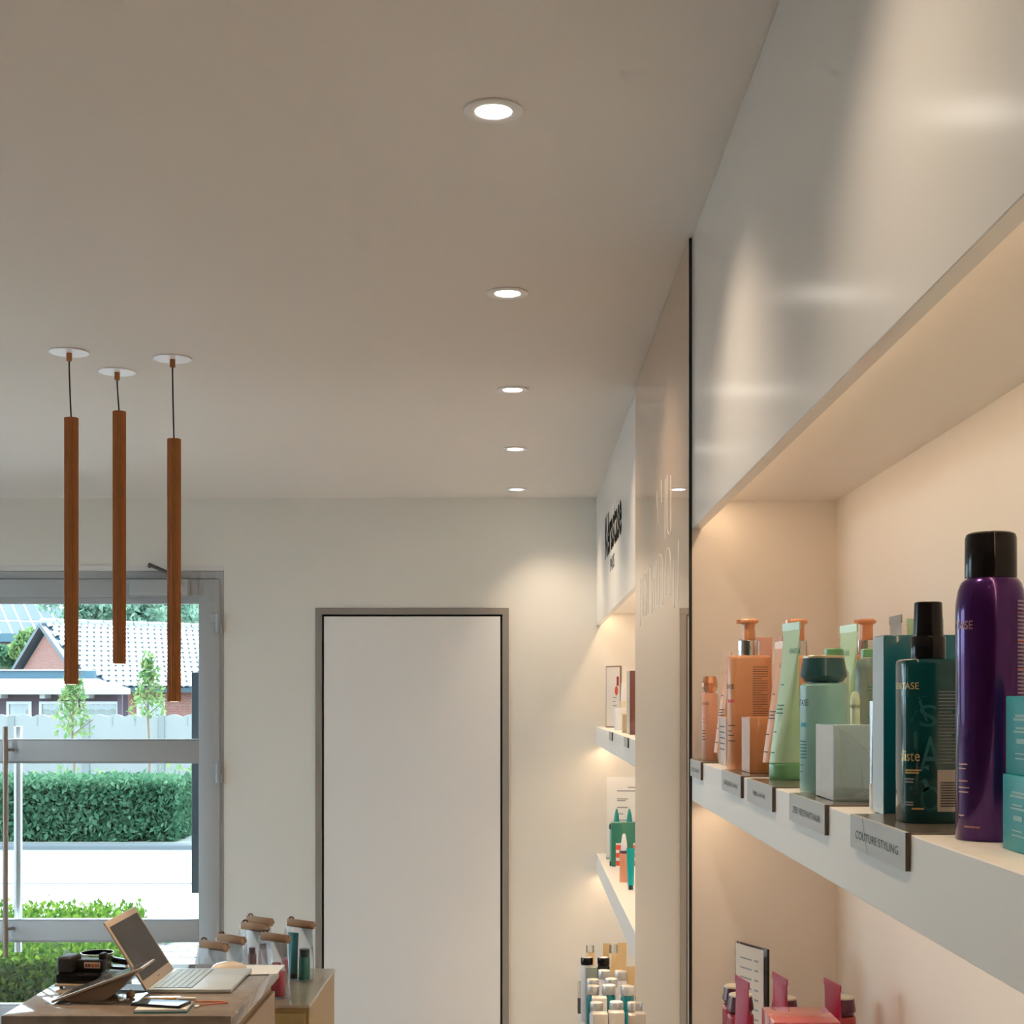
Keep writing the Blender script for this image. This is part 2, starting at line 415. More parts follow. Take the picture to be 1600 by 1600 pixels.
# fixed shop window further along the street wall
w1 = thing('window_1', 'fixed shop window beside the entrance door', 'window', (0, 0, 0)); struct(w1); del w1['category']
b = MB(); wa, wb = gx0, lx0 - .09
b.box(wa, wa + .06, YB, YB + .07, 0, gz).box(wb - .05, wb, YB, YB + .07, 0, gz).box(wa + .06, wb - .05, YB, YB + .07, gz - .06, gz).box(wa + .06, wb - .05, YB, YB + .07, 0, .1)
b.build('window_frame', m_alu, w1, bevel=.002, seg=1)
MB().box(wa + .055, wb - .045, YB + .03, YB + .036, .095, gz - .055).build('pane', m_glass, w1, smooth=False)

w2 = thing('window_2', 'shop window in the side wall', 'window', (0, 0, 0)); struct(w2); del w2['category']
b = MB().box(XL - .12, XL - .05, ly0, ly1, lz0, lz0 + .06).box(XL - .12, XL - .05, ly0, ly1, lz1 - .06, lz1)
for y in (ly0, ly0 + 1.11, ly0 + 2.22, ly1 - .06): b.box(XL - .12, XL - .05, y, y + .06, lz0 + .06, lz1 - .06)
b.build('window_frame', m_alu, w2, smooth=False)
for k in range(3):
    y = ly0 + .06 + 1.11 * k
    MB().box(XL - .088, XL - .082, y, y + 1.06, lz0 + .06, lz1 - .06).build('pane', m_glass, w2, smooth=False)

# ------------------------------------------------------------------ recessed downlights
m_ring = M('downlight_ring', (.80, .79, .80), .35)
m_lamp = M('downlight_lamp', (1, 1, 1), .4, emit=(1, .93, .80), estr=9)
DL = [(771, 172), (793, 457), (801, 608), (805, 701), (807, 764)]
dlab = ['round recessed downlight nearest the near white fascia', 'recessed ceiling downlight second along the row toward the back wall', 'recessed ceiling downlight in the middle of the visible row of five',
        'recessed ceiling downlight second from the back wall', 'recessed ceiling downlight closest to the back wall above the white door']
pos = [(PX(x, .99 * F / (CY - y)), .99 * F / (CY - y)) for x, y in DL] + [(-.05, 1.33), (-.05, .25), (-.05, -.83), (-.05, -1.9)]
pos += [(-2.6, 3.9), (-2.6, 1.9), (-2.75, 5.4), (-2.85, 6.3), (-3.7, 4.5), (-3.7, 5.4), (-3.7, 6.3)]  # last five are unseen lamps added to brighten the back of the shop
for i, (x, y) in enumerate(pos):
    lab = dlab[i] if i < 5 else 'unseen recessed downlight out of the picture, some added to brighten the back'
    t = thing('downlight', lab, 'ceiling light', (x, y, ZC), 0, 'recessed ceiling downlights')
    MB().lathe([(.050, -.0002), (.050, -.003), (.047, -.0045), (.034, -.0045), (.031, -.003), (.031, -.0002)], 40).build('ring', m_ring, t)
    MB().lathe([(.031, -.0004), (.031, -.002), (.029, -.0024), (.0, -.0026)], 32).build('lamp', m_lamp, t)
    tilt = .30 if i < 9 else 0
    spot('downlight_beam', t, (0, 0, -.02), SPOT_W * (1.0 if i < 5 else .78 if i == 5 else .6 if i == 6 else .3 if i < 9 else .8 if i < 11 else 3.1), WARM if i < 11 else (.90, .96, 1), 100, .9, (tilt, 0, -1))

# ------------------------------------------------------------------ pendant lamps
m_copper = M('copper_brown_wood', (.46, .18, .062), .42, noise=.15, nscale=40, spec=.4)
m_cable = M('black_cable', (.012, .014, .02), .6)
m_canopy = M('white_canopy', (.9, .88, .93), .3)
m_glow = M('pendant_lamp', (1, .9, .8), .4, emit=(1, .75, .45), estr=1.2)
for (px, py, tpx, t0, t1, lab) in ((108, 549.5, 111.5, 653, 1069, 'slim fluted copper-brown tube pendant hanging leftmost of the three'),
                                   (183, 580, 186.5, 643, 1037, 'slim fluted copper-brown tube pendant hanging in the middle, the shortest drop'),
                                   (269.5, 559.5, 272, 686, 1096, 'slim fluted copper-brown tube pendant hanging lowest, beside the door closer')):
    d = .99 * F / (CY - py); X = PX(px, d)
    t = thing('pendant_lamp', lab, 'pendant lamp', (X, d, ZC), 0, 'tube pendants above the desk')
    z0, z1 = PZ(t0, d) - ZC, PZ(t1, d) - ZC
    MB().lathe([(.0555, -.0002), (.0555, -.0025), (.054, -.004), (.006, -.004)], 48).build('canopy', m_canopy, t)
    MB().lathe([(.008, -.004), (.008, -.026), (.007, -.027)], 16).build('cord_grip', m_copper, t)
    dxp = PX(tpx, d) - X
    sg_ = 10
    MB().tube([(dxp * .9 * (i / sg_) ** 1.4 , 0, -.026 + (z0 + .026) * i / sg_) for i in range(sg_ + 1)], .0022, 8).build('cord', m_cable, t)
    rings = []
    n = 72
    for z in (z0, z0 - .001, z1 + .001, z1):
        e = .9975 if z in (z0, z1) else 1
        rings.append([((.0186 + .0011 * math.cos(18 * 2 * PI * j / n)) * e * math.cos(2 * PI * j / n) + dxp, (.0186 + .0011 * math.cos(18 * 2 * PI * j / n)) * e * math.sin(2 * PI * j / n), z) for j in range(n)])
    MB().loft(rings).build('tube', m_copper, t, ang=60)
    MB().lathe([(.012, z1 - .0002), (.012, z1 - .0012)], 24, dxp).build('lamp', m_glow, t)
    spot('pendant_beam', t, (dxp, 0, z1 - .01), PEND_W, (1, .72, .42), 75, .6)
# ------------------------------------------------------------------ products: builders
m_silver = M('silver_chrome', (.78, .78, .78), .12, 1)
m_copperc = M('copper_cap', (.80, .40, .24), .2, .8)
m_peach = M('peach_plastic', (.72, .36, .19), .35, coat=.3)
m_peachd = M('peach_pump', (.74, .33, .16), .3, coat=.4)
m_mint = M('mint_green_tube', (.47, .68, .47), .38, coat=.2)
m_green = M('leaf_green_cap', (.17, .42, .21), .3, coat=.4)
m_sage = M('sage_teal_bottle', (.26, .50, .47), .35, coat=.3)
m_petrol = M('dark_petrol_cap', (.012, .075, .088), .28, coat=.4)
m_gold = M('gold_print', (.75, .55, .24), .3, .7)
m_ink = M('dark_print', (.05, .05, .05), .6)
m_inkteal = M('teal_print', (.02, .20, .20), .6)
m_pink = M('pink_print', (.70, .12, .18), .6)
m_whitep = M('white_print', (.75, .75, .75), .6)
m_greyp = M('grey_print', (.30, .33, .36), .6)
m_pinkbox = M('pink_carton', (.66, .40, .34), .35, coat=.4)
m_orangebox = M('orange_carton', (.66, .30, .14), .3, coat=.5)
m_mistbox = M('mist_blue_carton', (.42, .58, .62), .22, coat=.8)
m_tealbox = M('teal_carton', (.0, .11, .16), .3, coat=.4)
m_palebox = M('pale_blue_carton', (.52, .66, .75), .35, coat=.3)
m_tealbottle = M('deep_teal_bottle', (.002, .060, .068), .12, coat=.2)
m_blackpl = M('gloss_black_plastic', (.006, .006, .007), .16, spec=.35, coat=.1)
m_purple = M('purple_metallic_can', (.055, .007, .115), .2, .6, coat=.4)
m_turq = M('turquoise_carton', (.004, .33, .37), .4, coat=.1)
m_turqd = M('turquoise_seam', (.004, .10, .11), .4)
m_crimson = M('crimson_tube', (.42, .02, .075), .35, coat=.1)
m_plum = M('plum_cap', (.10, .025, .05), .3, coat=.4)
m_plumtop = M('pale_cap_top', (.62, .58, .50), .4)
m_crimbox = M('crimson_carton', (.50, .09, .10), .2, coat=.7)
m_plate = M('grey_label_plate', (.50, .51, .51), .35, coat=.2)
m_plated = M('plate_edge', (.10, .075, .06), .4)
m_acr = clear_mat('clear_acrylic', (.96, .97, .96), .02, 1.45, 1.0, .10)
m_paper = M('white_paper', (.85, .85, .84), .7)
m_frost = clear_mat('frosted_plastic', (.75, .86, .84), .25, 1.45, 1.0, .55, (.35, .52, .48))
m_cello = M('cellophane_crease', (.62, .68, .68), .25)

PLATES = [(2.888, 3.065, 'DROOG HAAR'), (2.36, 2.586, 'GEKLEURD HAAR'), (2.064, 2.292, 'FIJN HAAR'), (1.706, 1.932, 'ZEER VERZWAKT HAAR'), (1.347, 1.573, 'COUTURE STYLING')]
ZS1, ZS2 = H - .1255, H - .745
def zs(x, y):
    for a, c, _ in PLATES:
        if a - .005 <= y <= c + .005 and x < .50: return ZS1 + .0024
    return ZS1 + .0002

def pump_bottle(label, x, y, z, rz=0, w=.077, d=.046, hb=.207, small=False):
    t = thing('pump_bottle', label, 'bottle', (x, y, z), rz, 'peach pump bottles')
    prof = rrect(w, d, .014)
    def ring(s, zz): return [(px * s, py * s, zz) for px, py in prof]
    MB().loft([ring(.965, 0), ring(1, .003), ring(1, hb - .006), ring(.975, hb - .002), ring(.9, hb)]).build('body', m_peach, t, ang=40)
    MB().lathe([(.0190, hb - .001), (.0195, hb + .001), (.0195, hb + .027), (.0185, hb + .028)], 32).build('collar', m_silver, t)
    MB().lathe([(.0118, hb + .027), (.0112, hb + .05), (.0112, hb + .062)], 24).build('pump_stem', m_peachd, t)
    b = MB().lathe([(.0105, hb + .054), (.0115, hb + .057), (.0175, hb + .0605), (.0178, hb + .064), (.013, hb + .0672), (0, hb + .068)], 28)
    b.box(-.022, -.010, -.005, .005, hb + .058, hb + .0655)
    b.build('pump_head', m_peachd, t, bevel=0)
    text_wrap('KÉRASTASE', .046, .0105, m_ink, t, prof, 184, .152)
    lines_wrap([(.122, .020, .0), ], m_pink, t, prof, 188, 'pink_band', th=.0055)
    lines_wrap([(.080, .022, 0), (.070, .015, 0), (.062, .020, 0), (.052, .022, 0)], m_ink, t, prof, 188)
    random.seed(5)
    lines_wrap([(.186 - .0042 * i, .028 - (.012 if i % 6 == 5 else 0), 0) for i in range(24)], m_ink, t, prof, 278, 'back_text', th=.0008)
    return t

def tube(label, x, y, z, h, r, caph, body, cap, rz=75, group=None, lean=.0, name='squeeze_tube', printm=None, logo=True, capr=None, logoang=200):
    t = thing(name, label, 'tube', (x, y, z), 0, group)
    n = 40; ca, sa = math.cos(R(rz)), math.sin(R(rz)); rings = []
    hb = h - caph - .011
    def ring(u, zz, flat=None):
        a = r * (1 + (PI / 2 - 1) * u * .96); bb = max(r * (1 - u ** 1.15), .0012)
        out = []
        for j in range(n):
            th = 2 * PI * j / n; ex = a * math.cos(th); ey = bb * math.sin(th)
            out.append((ex * ca - ey * sa + lean * u, ex * sa + ey * ca, zz))
        return out
    for i in range(13):
        u = i / 12; rings.append(ring(u, caph + hb * u))
    MB().loft(rings).build('body', body, t, ang=50)
    A = r * PI / 2 * .985
    def bar(zz, k): return [((A * sx) * ca - (k * sy) * sa + lean, (A * sx) * sa + (k * sy) * ca, zz) for sx, sy in ((-1, -1), (1, -1), (1, 1), (-1, 1))]
    MB().loft([bar(caph + hb - .001, .0013), bar(h, .0011)]).build('crimp', body, t, smooth=False)
    cr = capr or r * 1.02
    MB().lathe([(cr * .97, 0), (cr, .0015), (cr, caph - .004), (cr * .985, caph - .0015), (cr * .93, caph)], 36).build('cap', cap, t)
    if printm:
        def wrapz(zz):
            u = (zz - caph) / hb; return [(px, py) for px, py, _ in ring(u, zz)]
        if logo: text_wrap('KÉRASTASE', r * 1.5, .0095, printm, t, wrapz(h * .82), logoang, h * .82, off=.0012)
        for zz, ln in ((h * .60, .012), (h * .47, .020), (h * .445, .018), (h * .42, .020), (h * .30, .010), (h * .17, .012)):
            lines_wrap([(zz, ln, 0)], printm, t, wrapz(zz), logoang - 12, 'small_print', off=.0012)
    return t

def carton(label, x0, x1, y0, y1, z, h, m_front, m_side=None, group=None, name='carton', rows=None, bev=.0009):
    """x0 is the face towards the room, y0 the face towards the camera"""
    t = thing(name, label, 'box', ((x0 + x1) / 2, (y0 + y1) / 2, z), 0, group)
    w, l = (x1 - x0) / 2, (y1 - y0) / 2
    MB().box(-w, w, -l, l, 0, h).build('body', m_front, t, bevel=bev)
    if m_side: MB().box(-w - .0003, -w + .0001, -l + .0012, l - .0012, .0012, h - .0012).build('side_panel', m_side, t, smooth=False)
    if rows:
        mat, rr = rows; b = MB()
        for zz, a, c, th in rr: b.quad((-w - .0005, l - a * 2 * l, zz), (-w - .0005, l - c * 2 * l, zz), (-w - .0005, l - c * 2 * l, zz + th), (-w - .0005, l - a * 2 * l, zz + th))
        b.build('small_print', mat, t, smooth=False)
    return t

def capped_bottle(label, x, y, z, h, r, body, cap, top, group, prints=True):
    t = thing('bottle', label, 'bottle', (x, y, z), 0, group)
    hb = h * .795
    MB().lathe([(r * .96, 0), (r, .002), (r, hb - .008), (r * .985, hb - .003), (r * .9, hb), (r * .62, hb + .001), (r * .62, hb + .004)], 40).build('body', body, t)
    MB().lathe([(r * .72, hb + .002), (r * .80, hb + .0025), (r * 1.0, hb + h * .055), (r * .985, hb + h * .075), (r * .87, hb + h * .185)], 40).build('cap', cap, t)
    MB().lathe([(r * .875, hb + h * .1851), (r * .875, hb + h * .199), (r * .85, hb + h * .204)], 40).build('cap_rim', top, t)
    if prints:
        c = circ(r)
        text_wrap('KÉRASTASE', r * 1.55, .011, m_ink, t, c, 176, hb * .83)
        lines_wrap([(hb * .60, .012, 0)], M('blue_print', (.0, .30, .42), .5), t, c, 190, 'blue_band', th=.0055)
        lines_wrap([(hb * k, .016, 0) for k in (.46, .43, .40, .37, .34, .31)] + [(hb * .24, .008, 0), (hb * .18, .008, 0)], m_inkteal, t, c, 184)
    return t

# ------------------------------------------------------------------ grey label plates on the near upper shelf
wl = ['grey label plate at the dark edge of the champagne panel', 'grey label plate below the peach pump bottle', 'short-worded grey label plate below the pale green tube',
      'grey label plate below the sage bottle and mist blue carton', 'largest grey label plate reading couture styling below the deep teal bottle']
for (a, c, tx), lb in zip(PLATES, wl):
    t = thing('label_plate', lb, 'label holder', (XF, (a + c) / 2, ZS1), 0, 'grey shelf label plates')
    l = (c - a) / 2
    MB().box(-.0050, -.0008, -l, l, -.034, .0022).build('face', m_plate, t, bevel=.0004, seg=1)
    MB().box(-.0008, .075, -l, l, .0001, .0022).build('foot', M('plate_foot', (.16, .14, .12), .25, coat=.3), t, bevel=.0003, seg=1)
    MB().box(-.0051, -.0006, -l - .0006, -l, -.0341, .0023).build('edge', m_plated, t, smooth=False)
    wd = min(l * 1.55, .0125 * len(tx))
    text_flat(tx, wd, .0085, m_ink, t, (-.0053, 0, -.0175), (0, -1, 0), (0, 0, 1))
    if tx in ('COUTURE STYLING', 'DROOG HAAR'):
        MB().quad((-.0054, .058, .002), (-.0054, .0565, .002), (-.0054, .033, -.034), (-.0054, .0345, -.034)).build('slash_mark', m_ink, t, smooth=False)

# ------------------------------------------------------------------ near upper shelf products, far to near
t = thing('bottle', 'small slim peach bottle with a copper cap beside the dark panel edge', 'bottle', (.392, 3.0, zs(.39, 3.0)))
c = circ(.0165)
MB().lathe([(.0158, 0), (.0165, .0015), (.0165, .136), (.0145, .139), (.009, .140), (.009, .146)], 32).build('body', M('peach_satin', (.72, .38, .27), .4, coat=.2), t)
MB().lathe([(.0115, .141), (.0165, .152), (.0165, .160), (.0135, .173), (.012, .174)], 10).build('cap', m_copperc, t, ang=10)
text_wrap('KÉRASTASE', .03, .007, m_ink, t, c, 205, .118)
lines_wrap([(.085, .008, 0), (.078, .008, 0)], m_pink, t, c, 200)
lines_wrap([(.06, .008, 0), (.054, .009, 0), (.048, .007, 0), (.042, .009, 0)], m_ink, t, c, 198)
tube('peach tube on a copper cap standing between the slim bottle and the tall pink carton', .411, 2.93, zs(.41, 2.93), .222, .0195, .018, M('peach_tube', (.78, .42, .24), .4, coat=.2), m_copperc, 97, 'peach tubes', .008, printm=m_ink, capr=.0085)
carton('tall glossy pink carton behind the leftmost peach pump bottle', .416, .47, 2.70, 2.76, ZS1 + .0002, .245, m_pinkbox, M('pink_pale', (.74, .60, .56), .3, coat=.5), 'pink cartons')
carton('small narrow pink carton left of the peach pump bottle', .3925, .411, 2.765, 2.865, ZS1 + .0002, .093, m_pinkbox, M('carton_pale_pink', (.78, .66, .62), .3, coat=.5), 'pink cartons', rows=(m_ink, [(.03 + .011 * i, .15, .85, .002) for i in range(5)]))
pump_bottle('peach pump bottle with silver collar in front, back text in full view', .4135, 2.62, zs(.41, 2.62))
pump_bottle('peach pump bottle half hidden behind the front pale green tube', .505, 2.63, ZS1 + .0002, R(8))
pump_bottle('peach pump bottle at the rear beside the grey tube tip', .628, 2.62, ZS1 + .0002, R(-5))
carton('tall coral carton behind the front pale green tube', .452, .480, 2.50, 2.56, ZS1 + .0026, .235, M('coral_carton', (.66, .30, .22), .35, coat=.4), M('coral_pale', (.70, .42, .36), .35), 'pink cartons')
carton('square orange carton in cellophane in front of the peach pump bottle', .3875, .440, 2.445, 2.535, zs(.39, 2.5), .0955, m_orangebox, M('carton_blush', (.72, .50, .47), .25, coat=.6), 'pink cartons')
tube('slim peach tube tucked behind the front pale green tube', .4215, 2.395, zs(.42, 2.395), .222, .0205, .021, M('peach_tube', (.78, .42, .24)), m_copperc, 97, 'peach tubes', .010, printm=m_ink, capr=.0095)
tube('pale green tube on a leaf green cap in the front row', .4135, 2.255, zs(.41, 2.25), .2455, .0252, .0265, m_mint, m_green, 99, 'pale green tubes', .009, printm=m_inkteal)
tube('pale green tube standing behind the sage bottle with the dark cap', .513, 2.28, ZS1 + .0002, .2455, .0252, .0265, m_mint, m_green, 97, 'pale green tubes', .005, printm=m_inkteal)
t = thing('bottle', 'pale bottle with a leaf green cap showing above the dark petrol cap', 'bottle', (.4685, 2.16, zs(.46, 2.16)))
MB().lathe([(.021, 0), (.022, .002), (.022, .165), (.018, .172), (.012, .174), (.012, .178)], 32).build('body', M('pale_mint_bottle', (.55, .70, .60), .35), t)
MB().lathe([(.0145, .1745), (.0145, .200), (.013, .2015)], 28).build('cap', m_green, t)
capped_bottle('sage green round bottle with a dark petrol faceted cap', .4105, 1.958, zs(.41, 1.92), .1845, .0318, m_sage, m_petrol, M('cap_gold_rim', (.62, .52, .36), .3, .5), 'faceted cap bottles')
# frosted sample bottle and slim vial behind
t = thing('bottle', 'frosted clear bottle with a white shoulder behind the mist blue carton', 'bottle', (.497, 2.06, zs(.49, 2.06)))
MB().lathe([(.0185, 0), (.0195, .0015), (.0195, .168), (.018, .178), (.0135, .184)], 32).build('body', m_frost, t)
MB().lathe([(.0185, .1682), (.0175, .1785), (.013, .1845), (.0, .185)], 28).build('shoulder', m_whitepl, t)
MB().lathe([(.0115, .1851), (.0115, .196), (.0105, .197)], 24).build('cap', m_green, t)
lines_wrap([(.142, .020, 0), (.137, .016, 0), (.10, .018, 0)], m_inkteal, t, circ(.0195), 250)
t = thing('vial', 'slim pale vial between the green tube and the frosted bottle', 'vial', (.468, 2.02, ZS1 + .0002))
MB().lathe([(.0062, 0), (.0068, .002), (.0068, .125), (.0058, .134), (.003, .138)], 20).build('body', M('pale_vial', (.60, .72, .55), .3, coat=.3), t)
text_wrap('KÉRASTASE', .02, .006, m_ink, t, circ(.0068), 240, .118)
tube('grey tube whose crimped tip shows above the pale blue carton', .548, 2.11, ZS1 + .0002, .250, .021, .025, M('grey_tube', (.35, .34, .34), .35), m_silver, 90, None, 0)
tube('mint tube hidden behind the pale blue carton with only its tip showing', .605, 2.16, ZS1 + .0002, .248, .021, .025, m_mint, m_green, 20, 'pale green tubes', 0)
tube('mint tube at the rear whose tip shows right of the black spray cap', .625, 1.93, ZS1 + .0002, .236, .02, .025, m_mint, m_green, 60, 'pale green tubes', 0)
L_ = carton('mist blue carton in creased cellophane in front of the sage bottle', .383, .455, 1.768, 1.874, zs(.38, 1.8), .0935, m_mistbox, M('mist_pale', (.58, .64, .66), .25, coat=.8), 'wrapped cartons', rows=(m_greyp, [(.022, .2, .75, .0012), (.028, .2, .8, .0012), (.034, .25, .7, .0012)]))
b = MB()
for (x0, z0, x1, z1) in ((-.028, .090, .034, .040), (-.030, .088, -.026, .030), (-.012, .004, .034, .030), (-.004, .006, .030, .020), (-.034, .003, .03, .006)):
    dx, dz_ = x1 - x0, z1 - z0; ln = math.hypot(dx, dz_); nx, nz = -dz_ / ln * .00045, dx / ln * .00045
    b.quad((x0 - nx, -.0534, z0 - nz), (x1 - nx, -.0534, z1 - nz), (x1 + nx, -.0534, z1 + nz), (x0 + nx, -.0534, z0 + nz))
b.build('film_crease', m_cello, L_, smooth=False)
t = thing('slim_tube', 'thin silvery tube edge between the mist blue carton and the pale blue carton', 'tube', (.407, 1.662, ZS1 + .0002))
MB().loft([[(x * .0055, y * .0055, z) for x, y in circ(1, 20)] for z in (0, .03)]).build('cap', m_whitepl, t)
MB().loft([[(x * .0052, y * .0052 * (1 + 1.2 * k), .03 + .095 * k) for x, y in circ(1, 20)] for k in (0, .5, 1)]).build('body', M('silver_foil', (.55, .55, .58), .25, .7), t)
carton('tall teal carton with a pale blue side standing behind the deep teal spray bottle', .3955, .492, 1.572, 1.622, zs(.395, 1.58), .1975, m_tealbox, m_palebox, 'tall cartons', name='tall_carton', bev=.0022)

# deep teal spray bottle
t = thing('spray_bottle', 'deep teal spray bottle with a tall black cap and gold print', 'bottle', (.4145, 1.468, zs(.41, 1.46)))
prof = rrect(.0588, .052, .013)
def rg(s, z): return [(x * s, y * s, z) for x, y in prof]
MB().loft([rg(.96, 0), rg(1, .002), rg(1, .1605), rg(.985, .1635), rg(.93, .165)]).build('body', m_tealbottle, t, ang=40)
MB().lathe([(.0172, .1648), (.0175, .166), (.0175, .187), (.0168, .1885)], 36).build('collar', m_blackpl, t)
MB().lathe([(.0152, .1884), (.0138, .2225), (.013, .2235)], 36).build('cap', m_blackpl, t)
text_wrap('KÉRASTASE', .045, .0085, m_gold, t, prof, 200, .139)
text_wrap('aliste', .024, .011, m_gold, t, prof, 219, .068)
lines_wrap([(.0525, .016, 0), (.050, .014, 0)], m_gold, t, prof, 214, th=.0018)
lines_wrap([(.044, .010, 0), (.041, .009, 0), (.0205, .009, 0), (.018, .009, 0)], m_greyp, t, prof, 213, th=.0014)
lines_wrap([(.014, .012, 0)], m_gold, t, prof, 226, th=.0018)
m_mark = M('watermark_print', (.02, .13, .14), .2, coat=.6)
text_wrap('KÉRASTASE', .0, .0, m_mark, t, prof, 250, .1) if False else None
for ch, (sx, zz, hh, ww) in zip('KASTASO', ((.0, .142, .03, .022), (.003, .115, .024, .018), (.012, .108, .022, .018), (.0, .085, .02, .016), (.014, .070, .035, .022), (.004, .045, .03, .02), (.014, .025, .026, .02))):
    P_, L2 = perim(prof); 
    text_wrap(ch, ww, hh, m_mark, t, prof, 232 + sx * 1900, zz, 'watermark', off=.00015)
random.seed(3)
lines_wrap([(.132 - .0034 * i, .020 - (.007 if i % 7 == 6 else 0), 0) for i in range(22)], m_greyp, t, prof, 276, 'back_text', th=.0007)
lines_wrap([(.012, .022, -.001)], M('barcode_label', (.46, .42, .38), .5), t, prof, 276, 'barcode_label', off=.0002, th=.042)
lines_wrap([(.017 + .0026 * i, .016, .002) for i in range(10)], m_ink, t, prof, 276, 'barcode', off=.0005, th=.0013)

# purple aerosol can
t = thing('aerosol_can', 'tall metallic purple aerosol can with a black cap', 'spray can', (.4245, 1.303, ZS1 + .0002))
pr = [(.0295, 0), (.0308, .0015), (.0308, .205)] + [(.0228 + .008 * math.cos(R(a)), .205 + .030 * math.sin(R(a))) for a in (20, 40, 60, 80)] + [(.0228, .236)]
MB().lathe(pr, 64).build('body', m_purple, t, ang=50)
b = MB(); rings = []
for r_, z in ((.0225, .2358), (.0228, .237), (.0226, .272), (.0215, .2755), (.019, .277)):
    rings.append([(rr * math.cos(a), rr * math.sin(a), z) for a, rr in ((2 * PI * j / 72, r_ - (.0007 if j in (49, 50) else 0)) for j in range(72))])
b.loft(rings).build('cap', m_blackpl, t, ang=40)
c = circ(.0308, 72)
text_wrap('KÉRASTASE', .05, .0095, M('copper_print', (.45, .22, .16), .4, .5), t, c, 176, .194)
lines_wrap([(.068, .012, 0), (.064, .010, 0), (.053, .012, 0), (.047, .014, 0), (.043, .013, 0), (.022, .008, 0)], M('copper_print', (.45, .22, .16)), t, c, 190, th=.0012)
lines_wrap([(.012, .016, 0)], M('copper_print', (.45, .22, .16)), t, c, 205, th=.0016)
lines_wrap([(.213 - .0034 * i, .026, 0) for i in range(30)], M('violet_grey_print', (.26, .20, .30), .5), t, c, 299, 'back_text', th=.0017)
lines_wrap([(.203, .026, 0), (.178, .026, 0), (.153, .026, 0)], M('orange_print', (.55, .12, .05), .5), t, c, 299, 'orange_rule', th=.0011)
# turquoise cartons stacked
for k, (z0, h, lab) in enumerate(((0, .0635, 'turquoise carton at the bottom of the pair beside the purple can'), (.0637, .0655, 'turquoise carton on top of the pair beside the purple can'))):
    carton(lab, .4095 + .0028 * k, .455, 1.145, 1.226, ZS1 + .0002 + z0, h, m_turq, None, 'stacked turquoise cartons', name='turquoise_carton',
           rows=(M('pale_teal_print', (.30, .55, .53), .5), [(.048, .30, .75, .0022), (.045, .25, .95, .0022), (.038, .32, .60, .0018), (.035, .25, .80, .0018), (.026, .34, .60, .0042), (.017, .3, .6, .0012), (.013, .3, .7, .0012)]))

# ------------------------------------------------------------------ near lower shelf products
z2 = ZS2 + .0003
a_ = Vector((.496, 2.90)); c_ = Vector((.4477, 3.007)); mid = (a_ + c_) / 2; dr = (c_ - a_); 
t = thing('acrylic_stand', 'clear acrylic price stand with a printed sheet behind the crimson tubes', 'sign stand', (mid.x, mid.y, z2), math.atan2(dr.y, dr.x))
hl = dr.length / 2
MB().box(-hl, hl, -.002, .002, .004, .244).build('sheet_holder', m_acr, t, smooth=False)
MB().box(-hl, hl, -.03, .03, 0, .004).build('foot', m_acr, t, smooth=False)
MB().box(-hl - .0012, -hl, -.0028, .0028, .004, .244).build('dark_edge', m_black, t, smooth=False)
MB().box(-hl + .012, hl - .004, .0022, .0026, .012, .240).build('sheet', M('price_sheet', (.72, .66, .58), .5), t, smooth=False)
b = MB()
for i in range(9):
    zz = .212 - .02 * i
    b.quad((-hl + .03, .0029, zz), (-hl + .045, .0029, zz), (-hl + .045, .0029, zz + .004), (-hl + .03, .0029, zz + .004))
    b.quad((-.005, .0029, zz), (hl - .02, .0029, zz), (hl - .02, .0029, zz + .003), (-.005, .0029, zz + .003))
b.build('price_rows', m_greyp, t, smooth=False)
for (px, d, h, lab) in ((1163, 2.63, .2375, 'crimson tube standing leftmost beside the acrylic stand'), (1222, 2.655, .2385, 'crimson tube in the middle of the three behind the crimson carton'), (1304, 2.61, .236, 'crimson tube standing rightmost beside the corner of the niche')):
    tube(lab, PX(px, d), d, z2, h, .026, .026, m_crimson, m_plum, 99, 'crimson tubes', -.004)
for (px, d, h, lab) in ((1149, 2.845, .183, 'crimson bottle with a plum cap furthest left behind the tubes'), (1157, 2.76, .183, 'crimson bottle with a plum cap directly behind the leftmost crimson tube'),
                        (1226, 2.755, .178, 'crimson bottle with a plum cap beside the middle crimson tube'), (1316, 2.745, .182, 'crimson bottle with a plum cap in the niche corner')):
    capped_bottle(lab, PX(px, d), d, z2, h, .0255, M('crimson_bottle', (.45, .05, .07), .35, coat=.3), m_plum, m_plumtop, 'crimson bottles', prints=False)
carton('glossy crimson carton lying in front of the crimson tubes', .408, .516, 2.33, 2.447, z2, .2245, m_crimbox, None, None, name='crimson_carton')

# ------------------------------------------------------------------ far niche products
zf = ZS1 + .0003
t = thing('framed_card', 'white card with a thin brown border and red lipstick print on the far upper shelf', 'card', (PX(959, 6.72), 6.72, zf), R(-58))
MB().box(-.058, .058, -.004, .004, 0, .288).build('border', M('brown_border', (.30, .19, .14), .5), t, smooth=False)
MB().box(-.053, .053, -.0046, -.0040, .006, .282).build('card', M('card_cream', (.80, .72, .64), .6), t, smooth=False)
q = MB(); q.loft([[(.028 + .013 * math.cos(2 * PI * j / 20), y, .172 + .022 * math.sin(2 * PI * j / 20)) for j in range(20)] for y in (-.0050, -.0046)]); q.build('red_dot', M('red_print', (.70, .08, .04), .5), t)
MB().box(.030, .046, -.0052, -.0046, .195, .238).build('lipstick_print', M('dark_red_print', (.38, .01, .02), .5), t, smooth=False)
b = MB()
for zz, w_ in ((.138, .03), (.12, .02), (.10, .03)): b.quad((.0, -.0052, zz), (w_, -.0052, zz), (w_, -.0052, zz + .005), (0, -.0052, zz + .005))
